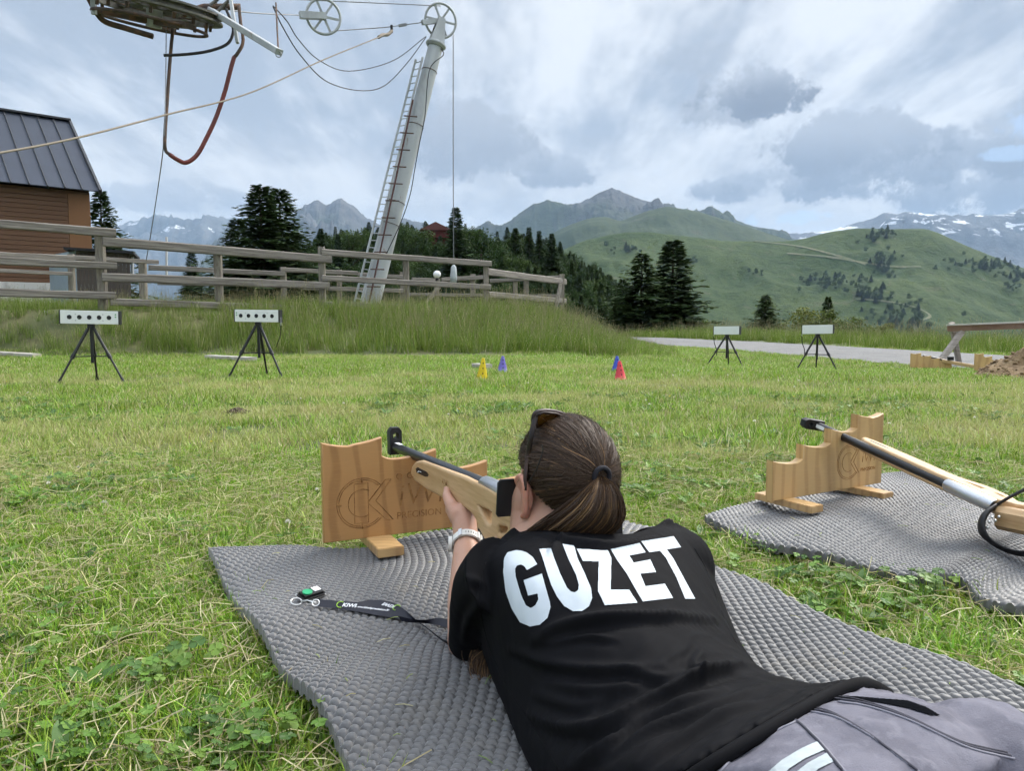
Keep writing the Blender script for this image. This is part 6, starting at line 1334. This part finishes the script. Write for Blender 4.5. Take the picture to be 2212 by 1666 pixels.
# ---- hair: scalp cap, combed strands, tie, ponytail
rh = random.Random(5)
def ribbon_strand(mb, path, w, col, out=None):
    n = len(path); vs = []; ro = Vector((rh.gauss(0, 1), rh.gauss(0, 1), rh.gauss(0, 1)))
    for i, p in enumerate(path):
        d = path[min(i + 1, n - 1)] - path[max(i - 1, 0)]; o_ = (p - out) + ro * .03 if out is not None else ro
        s_ = d.cross(o_); s_ = s_.normalized() * w * (1 if i < n - 1 else .4); vs += [p - s_, p + s_]
    mb.add(vs, [(2 * i, 2 * i + 1, 2 * i + 3, 2 * i + 2) for i in range(n - 1)], col)
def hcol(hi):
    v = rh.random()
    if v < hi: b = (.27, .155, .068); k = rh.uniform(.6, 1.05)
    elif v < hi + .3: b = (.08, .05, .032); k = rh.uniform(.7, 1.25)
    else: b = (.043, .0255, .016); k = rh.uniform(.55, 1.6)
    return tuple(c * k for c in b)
HAIRM = bpy.data.materials.new('brown_hair'); HAIRM.use_nodes = True; q = NG(HAIRM.node_tree); b = q.n['Principled BSDF']; q.l.new(q.new('ShaderNodeVertexColor', layer_name='Col').outputs[0], b.inputs['Base Color']); b.inputs['Roughness'].default_value = .5; b.inputs['Specular IOR Level'].default_value = .2
skullr = Vector((.0855, .101, .101)); TIE = HM(-.107, -.006, -.010)
def in_hair(f, s, u):
    if f >= 0: return u > .14 + .55 * f
    return u > .10 + 1.45 * (f + .0) if abs(s) > .25 else u > -.80
def sk(f, s, u, off=1.0): return HM(f * skullr.y * off, s * skullr.x * off, u * skullr.z * off)
cap = MB(); nu, nv_ = 72, 48; ok = {}
for j in range(nv_ + 1):
    for i in range(nu):
        th_ = math.pi * j / nv_; ph_ = 2 * math.pi * i / nu; f, s, u = math.sin(th_) * math.cos(ph_), math.sin(th_) * math.sin(ph_), math.cos(th_); ok[i, j] = in_hair(f - .02, s, u - .03); cap.v.append(tuple(sk(f, s, u, .995)))
cap.f = [(j * nu + i, (j + 1) * nu + i, (j + 1) * nu + (i + 1) % nu, j * nu + (i + 1) % nu) for j in range(nv_) for i in range(nu) if ok[i, j] and ok[(i + 1) % nu, j + 1]]
cap.c = [(.022, .015, .011)] * len(cap.v)
hair = cap.build('hair', HAIRM, person, smooth=True)
tdir = Vector(((TIE - headC).dot(gd) / skullr.y, (TIE - headC).dot(hl) / skullr.x, (TIE - headC).dot(hu) / skullr.z)).normalized()
st = MB(); cnt = 0
while cnt < 13000:
    f, s, u = rh.gauss(0, 1), rh.gauss(0, 1), rh.gauss(0, 1); l = math.sqrt(f * f + s * s + u * u); f, s, u = f / l, s / l, u / l
    if not in_hair(f, s, u): continue
    d0_ = Vector((f, s, u)); ang = d0_.angle(tdir)
    if ang < .10: continue
    off = rh.uniform(1.0, 1.06) + (.03 if rh.random() < .04 else 0); col = hcol(.02 + .04 * (u > .1) * (s > 0)); path = []; n = 11; jit = rh.gauss(0, .055); jit2 = rh.gauss(0, .03)
    axis = d0_.cross(tdir).normalized()
    for k in range(n):
        t_ = k / (n - 1); v = Matrix.Rotation(ang * t_, 3, axis) @ d0_; lift = off + .035 * math.sin(math.pi * t_) + (.03 * max(0, t_ - .75) / .25)
        v = v + axis * (jit * math.sin(math.pi * t_) + jit2 * math.sin(2 * math.pi * t_)); p = sk(v.x, v.y, v.z, lift)
        if t_ > .8: p = p.lerp(TIE + (p - TIE) * .45, (t_ - .8) / .2)
        path.append(p)
    ribbon_strand(st, path, .00052, col, headC); cnt += 1
for k in range(420):     # flyaways
    f, s, u = rh.gauss(0, 1), rh.gauss(.3, 1), abs(rh.gauss(0, 1)); l = math.sqrt(f * f + s * s + u * u); f, s, u = f / l, s / l, u / l
    if not in_hair(f, s, u): continue
    p = sk(f, s, u, 1.04); d = (sk(f, s, u, 1.2) - p).normalized(); q_ = Vector((rh.uniform(-1, 1), rh.uniform(-1, 1), rh.uniform(-1, .6))).normalized(); L_ = rh.uniform(.012, .03)
    st.tube([p, p + q_ * L_ * .5 + d * .004, p + q_ * L_ + d * .006], .00028, 3, False, (.05, .032, .02))
o = st.build('combed_strands', HAIRM, hair, smooth=True); o['kind'] = 'stuff'
MB().ring(TIE + (TIE - headC).normalized() * .004, (TIE - headC).normalized() + Vector((0, 0, -.15)), .0150, .0046, 28, 10).build('hair_tie', M('dark_hair_elastic', (.014, .013, .018), .8, bump=(200, .5, .002)), hair, smooth=True)
pt_ = MB()
inner = [(1288, 1030, 1.268), (1262, 1056, 1.254), (1222, 1092, 1.248), (1180, 1122, 1.255), (1146, 1146, 1.275), (1118, 1172, 1.335), (1100, 1210, 1.36)]
outer = [(1302, 1026, 1.264), (1332, 1050, 1.242), (1346, 1092, 1.232), (1338, 1130, 1.236), (1296, 1158, 1.252), (1210, 1168, 1.275), (1120, 1190, 1.34)]
ci, cо = [catmull([tuple(PY(*p)) for p in L_], 16) for L_ in (inner, outer)]
for k in range(8000):
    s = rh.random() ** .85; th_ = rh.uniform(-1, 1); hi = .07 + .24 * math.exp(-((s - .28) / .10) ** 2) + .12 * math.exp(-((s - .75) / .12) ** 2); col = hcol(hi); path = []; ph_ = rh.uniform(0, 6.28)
    for j in range(16):
        t_ = j / 15; e = s + (.10 if k % 6 == 0 else .05) * math.sin(t_ * 5 + ph_) * t_; p = Vector(ci[j]) * (1 - e) + Vector(cо[j]) * e; bul = math.sin(math.pi * min(1, s)) * .016 * math.sin(math.pi * min(1, t_ * 1.1)); w = (.003 + .016 * min(1, t_ * 3))
        p = p + Vector((0, -bul + w * th_ * .75, bul * .25)); p = p if j > 1 else (TIE + (p - TIE) * (.35 + .35 * j)); path.append(p)
    ribbon_strand(pt_, path, .00058, col)
lk = catmull([tuple(PY(*p)) for p in [(1070, 1385, 1.27), (1052, 1410, 1.262), (1048, 1440, 1.245), (1058, 1470, 1.225), (1088, 1512, 1.185)]], 12)
for k in range(420):
    s = rh.gauss(0, 1); s2 = rh.gauss(0, 1); ph_ = rh.uniform(0, 6.28); n = rh.randint(8, 12); w = .011
    path = [Vector(lk[j]) + Vector((s * w * (.7 + .5 * math.sin(j * .3)), s2 * w * .8, s2 * .004)) * (1 - .03 * j) for j in range(n)]
    pt_.tube(path, .0008, 3, False, hcol(.45))
o = pt_.build('ponytail', HAIRM, hair, smooth=True); o['kind'] = 'stuff'

# ---- sunglasses pushed up on the head
sg = thing('sunglasses', headC + Vector((0, 0, .1)), 'dark sunglasses with amber lenses pushed up on the head', 'sunglasses')
TORT = M('dark_tortoiseshell', (0.035, 0.016, 0.010), .42, [(20, (.012, .009, .008), .9, .4, .6)]); AMB = bpy.data.materials.new('amber_lens'); AMB.use_nodes = True; b = AMB.node_tree.nodes['Principled BSDF']; b.inputs['Base Color'].default_value = (.20, .085, .012, 1); b.inputs['Roughness'].default_value = .12; b.inputs['Transmission Weight'].default_value = .55; b.inputs['IOR'].default_value = 1.2
tc_ = catmull([tuple(PY(*p)) for p in [(1157, 897, 1.340), (1148, 940, 1.325), (1140, 985, 1.330), (1135, 1025, 1.313), (1134, 1060, 1.307)]], 22)
MB().tube([Vector(p) for p in tc_], [.0062 - .0022 * k / 21 for k in range(22)], 10, flat=.55).build('temple', TORT, sg, smooth=True)
fr_ = catmull([tuple(PY(*p)) for p in [(1152, 912, 1.341), (1156, 894, 1.340), (1172, 888.5, 1.350), (1198, 890, 1.370), (1222, 900, 1.390), (1245, 925, 1.415), (1275, 945, 1.430), (1296, 965, 1.430), (1310, 985, 1.415)]], 40); MB().tube([Vector(p) for p in fr_], .0046, 10).build('brow_bar', TORT, sg, smooth=True)
MB().tube([Vector(p) for p in catmull([tuple(PY(*p)) for p in [(1310, 985, 1.415), (1316, 1010, 1.405), (1312, 1040, 1.395), (1305, 1060, 1.385)]], 14)], .0045, 8).build('temple', TORT, sg, smooth=True)
lo_ = [(1160, 897), (1175, 892), (1200, 894), (1222, 903), (1230, 915), (1222, 930), (1200, 940), (1176, 936), (1162, 928), (1158, 912)]
c3 = [PY(a, b, 1.328 + .0006 * (a - 1158) + .0009 * (b - 895)) for a, b in lo_]; cen = sum(c3, Vector()) / len(c3); back_ = Vector((.2, .9, .2)).normalized() * .002
MB().add([p for p in c3] + [cen] + [p + back_ for p in c3] + [cen + back_], [(i, (i + 1) % 10, 10) for i in range(10)] + [(11 + (i + 1) % 10, 11 + i, 21) for i in range(10)] + [(i, 11 + i, 11 + (i + 1) % 10, (i + 1) % 10) for i in range(10)]).build('lens', AMB, sg)
MB().add([p + Vector((.070, .03, -.030)) for p in c3] + [cen + Vector((.070, .03, -.030))], [(i, (i + 1) % 10, 10) for i in range(10)]).build('lens', AMB, sg)
MB().tube([c + back_ * .5 for c in c3] + [c3[0] + back_ * .5], .0022, 8).build('rim', TORT, sg, smooth=True)
# hair grip
hg = [PY(*p) for p in [(1143, 1040, 1.300), (1160, 1010, 1.293), (1172, 975, 1.292), (1170, 960, 1.293)]]; tag(MB().tube([Vector(a) for a in catmull([tuple(p + Vector((0, -.004, 0))) for p in hg], 14)], .0011, 6).build('hair_grip', BLACK), 'thin black hair grip above the ear', 'hair grip')
# ---- watch
wt_ = thing('wristwatch', Wr, 'white strapped watch on the supporting wrist', 'watch'); fa = (Wr - El).normalized(); wp = Wr - fa * .006
STRW = M('white_silicone', (.72, .71, .67), .5)
def band(c, ax_, r, w, th, name, m, parent, n=48, sq=1.0):
    u = ax_.orthogonal().normalized(); v = ax_.cross(u); vs = []; fs = []
    for k in range(n):
        a = 2 * math.pi * k / n; d = u * math.cos(a) + v * math.sin(a)
        for (rr, hh) in ((r, -w), (r + th, -w * .92), (r + th, w * .92), (r, w)): vs.append(c + d * rr + ax_ * hh)
    for k in range(n):
        i, j = 4 * k, 4 * ((k + 1) % n); fs += [(i + q_, i + (q_ + 1) % 4, j + (q_ + 1) % 4, j + q_) for q_ in range(4)]
    return MB().add(vs, fs).build(name, m, parent, smooth=R(40))
band(wp, fa, .0295, .0095, .0034, 'strap', STRW, wt_)
tocam = (Vector((0, 0, CAMZ)) - wp).normalized(); tocam = (tocam - fa * tocam.dot(fa)).normalized(); sidev = fa.cross(tocam)
sidev = sidev if sidev.x > 0 else -sidev
def onw(a, r=.0335): return wp + (tocam * math.cos(a) + sidev * math.sin(a)) * r
for a in (-.05, .12, .29, .46, .63): MB().box(onw(a, .0331), (.0012, .0012, .0045), Matrix((tocam, sidev, fa)).transposed()).build('strap_hole', BLACKP, wt_)
MB().box(onw(-.42, .034), (.003, .008, .023), Matrix(((tocam * math.cos(.42) - sidev * math.sin(.42)), (sidev * math.cos(.42) + tocam * math.sin(.42)), fa)).transposed()).build('buckle', ALU, wt_, bevel=.001)
for a in (.85, 1.15): MB().box(onw(a, .0335), (.0045, .006, .022), Matrix(((tocam * math.cos(a) + sidev * math.sin(a)), (sidev * math.cos(a) - tocam * math.sin(a)), fa)).transposed()).build('keeper_loop', STRW, wt_, bevel=.001)
MB().tube([onw(math.pi * .95, .030), onw(math.pi * .95, .041)], .017, 24).build('case', STRW, wt_, smooth=R(40)); MB().tube([onw(-1.55, .031), onw(-1.55, .0385)], .0165, 24).build('case_edge', STRW, wt_, smooth=R(40))

# ---- lanyard with remote control on the mat
def onmat(px, py, up=0.0):
    z = MATZ + .01
    for _ in range(3): p = PZ(px, py, z); z = mat_z(M1TOP, p.x, p.y) + up
    return PZ(px, py, z)
LB = M('black_lanyard_webbing', (.012, .013, .022), .6); LW = M('white_lanyard_print', (.75, .76, .78), .6); LGN = M('green_lanyard_print', (.33, .58, .06), .6)
ln_ = thing('lanyard', onmat(800, 1315), 'black printed lanyard lying on the foam mat by the elbow', 'lanyard')
def ribbon(up_, lo_, name, hu_=.012, hl_=.003, n=40):
    A = catmull([tuple(onmat(a, b, hu_)) for a, b in up_], n); B = catmull([tuple(onmat(a, b, hl_)) for a, b in lo_], n); V = []
    for i in range(n):
        for k in range(4): V.append(A[i] * (1 - k / 3) + B[i] * k / 3)
    grid_mesh(np.array(V), n, 4, name, LB, ln_); return A, B
A, B = ribbon([(688, 1295), (735, 1299), (775, 1301), (800, 1296), (845, 1301), (873, 1317), (901, 1342)], [(686, 1311), (730, 1316), (768, 1321), (810, 1329), (852, 1336), (880, 1341), (903, 1345)], 'webbing')
ribbon([(859, 1331), (890, 1338), (915, 1340), (945, 1336), (964, 1338), (985, 1346)], [(868, 1343), (890, 1346), (915, 1347), (945, 1351), (964, 1357), (985, 1366)], 'webbing')
ribbon([(901, 1342), (925, 1358), (945, 1374), (965, 1386), (985, 1392)], [(903, 1345), (925, 1361), (945, 1378), (965, 1392), (985, 1399)], 'webbing')
def lan_text(s, t_, size, m, off=.5, flip=False):
    i = int(t_ * 39); i2 = min(39, i + 3); a = Vector(A[i]) * (1 - off) + Vector(B[i]) * off; a2 = Vector(A[i2]) * (1 - off) + Vector(B[i2]) * off; x = (a2 - a).normalized(); dn_ = (Vector(B[i]) - Vector(A[i])).normalized(); nz_ = x.cross(-dn_).normalized(); yv = nz_.cross(x)
    if flip: x, yv = -x, -yv
    return basis(a + nz_ * .0012, x, yv, nz_)
text_mesh('KIWI', .013, 'printed_text', LW, ln_, lan_text('', .27, 0, None), .0002, bold=.0004, shear=.2)
text_mesh('www.kiwiprecision.fr', .0085, 'printed_text', LW, ln_, lan_text('', .50, 0, None, .62), .0002, bold=.0002)
text_mesh('KIWI', .013, 'printed_text', LW, ln_, lan_text('', .66, 0, None, .28, True), .0002, bold=.0004, shear=.2)
for t_, of, fl_ in ((.20, .5, 0), (.73, .3, 1)):
    mt = lan_text('', t_, 0, None, of); MB().tube([mt @ Vector((.0075 * math.cos(a * .25), .0075 * math.sin(a * .25), .0004)) for a in range(4, 22)], .0009, 5).build('printed_arc', LGN, ln_)
fb = onmat(672, 1284, .008); rc_ = thing('remote_control', fb, 'black key-fob remote with a green button clipped to the lanyard', 'remote control')
fx = (onmat(693, 1276) - onmat(651, 1288)); fx.z = 0; fx.normalize(); fyv = Vector((-fx.y, fx.x, 0)); rt3 = Matrix((fx, fyv, Vector((0, 0, 1)))).transposed() @ Matrix.Rotation(R(12), 3, 'X')
MB().box(fb, (.056, .034, .013), rt3).build('case', BLACKP, rc_, bevel=.005); MB().ring(fb, rt3 @ Vector((0, 0, 1)), .0, .0, 4, 3) if False else None
MB().box(fb + rt3 @ Vector((0, 0, -.0015)), (.058, .036, .003), rt3).build('chrome_band', STEEL, rc_, bevel=.0012)
MB().tube([fb + rt3 @ Vector((-.010, 0, .006)), fb + rt3 @ Vector((-.010, 0, .009))], .0105, 20).build('green_button', M('green_button', (.02, .33, .14), .4), rc_, smooth=R(40)); MB().box(fb + rt3 @ Vector((.014, .004, .0068)), (.016, .016, .0012), rt3).build('sticker', PRINTW, rc_)
cl_ = MB(); c1 = onmat(640, 1300, .006); c2 = onmat(664, 1298, .008); c3_ = onmat(682, 1303, .008); cl_.ring(c1, (.2, -.3, 1), .011, .0013, 24, 6); cl_.tube([c1 + (c2 - c1) * .4, c2, c3_], .0017, 6); cl_.ring(c3_, (.1, -.6, .6), .007, .0013, 20, 6); cl_.build('snap_hook', STEEL, ln_, smooth=True)

# ---- blades and straws blown onto the mats
mb = MB(); rc2 = random.Random(3)
for k in range(170):
    T_ = M1TOP if k < 120 else M2TOP; a = T_[rc2.randrange(6, T_.shape[0] - 6), rc2.randrange(6, T_.shape[1] - 6)]; an = rc2.uniform(0, 6.28); l = rc2.uniform(.006, .028); p = Vector(a) + Vector((0, 0, .0065))
    d = Vector((math.cos(an), math.sin(an), rc2.uniform(-.1, .3))) * l; mb.tube([p, p + d * .5 + Vector((0, 0, .002)), p + d], .0008, 3, False, rc2.choice([(.45, .40, .2), (.5, .46, .27), (.16, .24, .05), (.25, .3, .08)]))
tag(mb.build('grass_clippings', M('loose_clippings', (.4, .4, .2), .7, vcol='Col')), 'stray grass clippings scattered on the foam mats', 'clippings', kind='stuff')
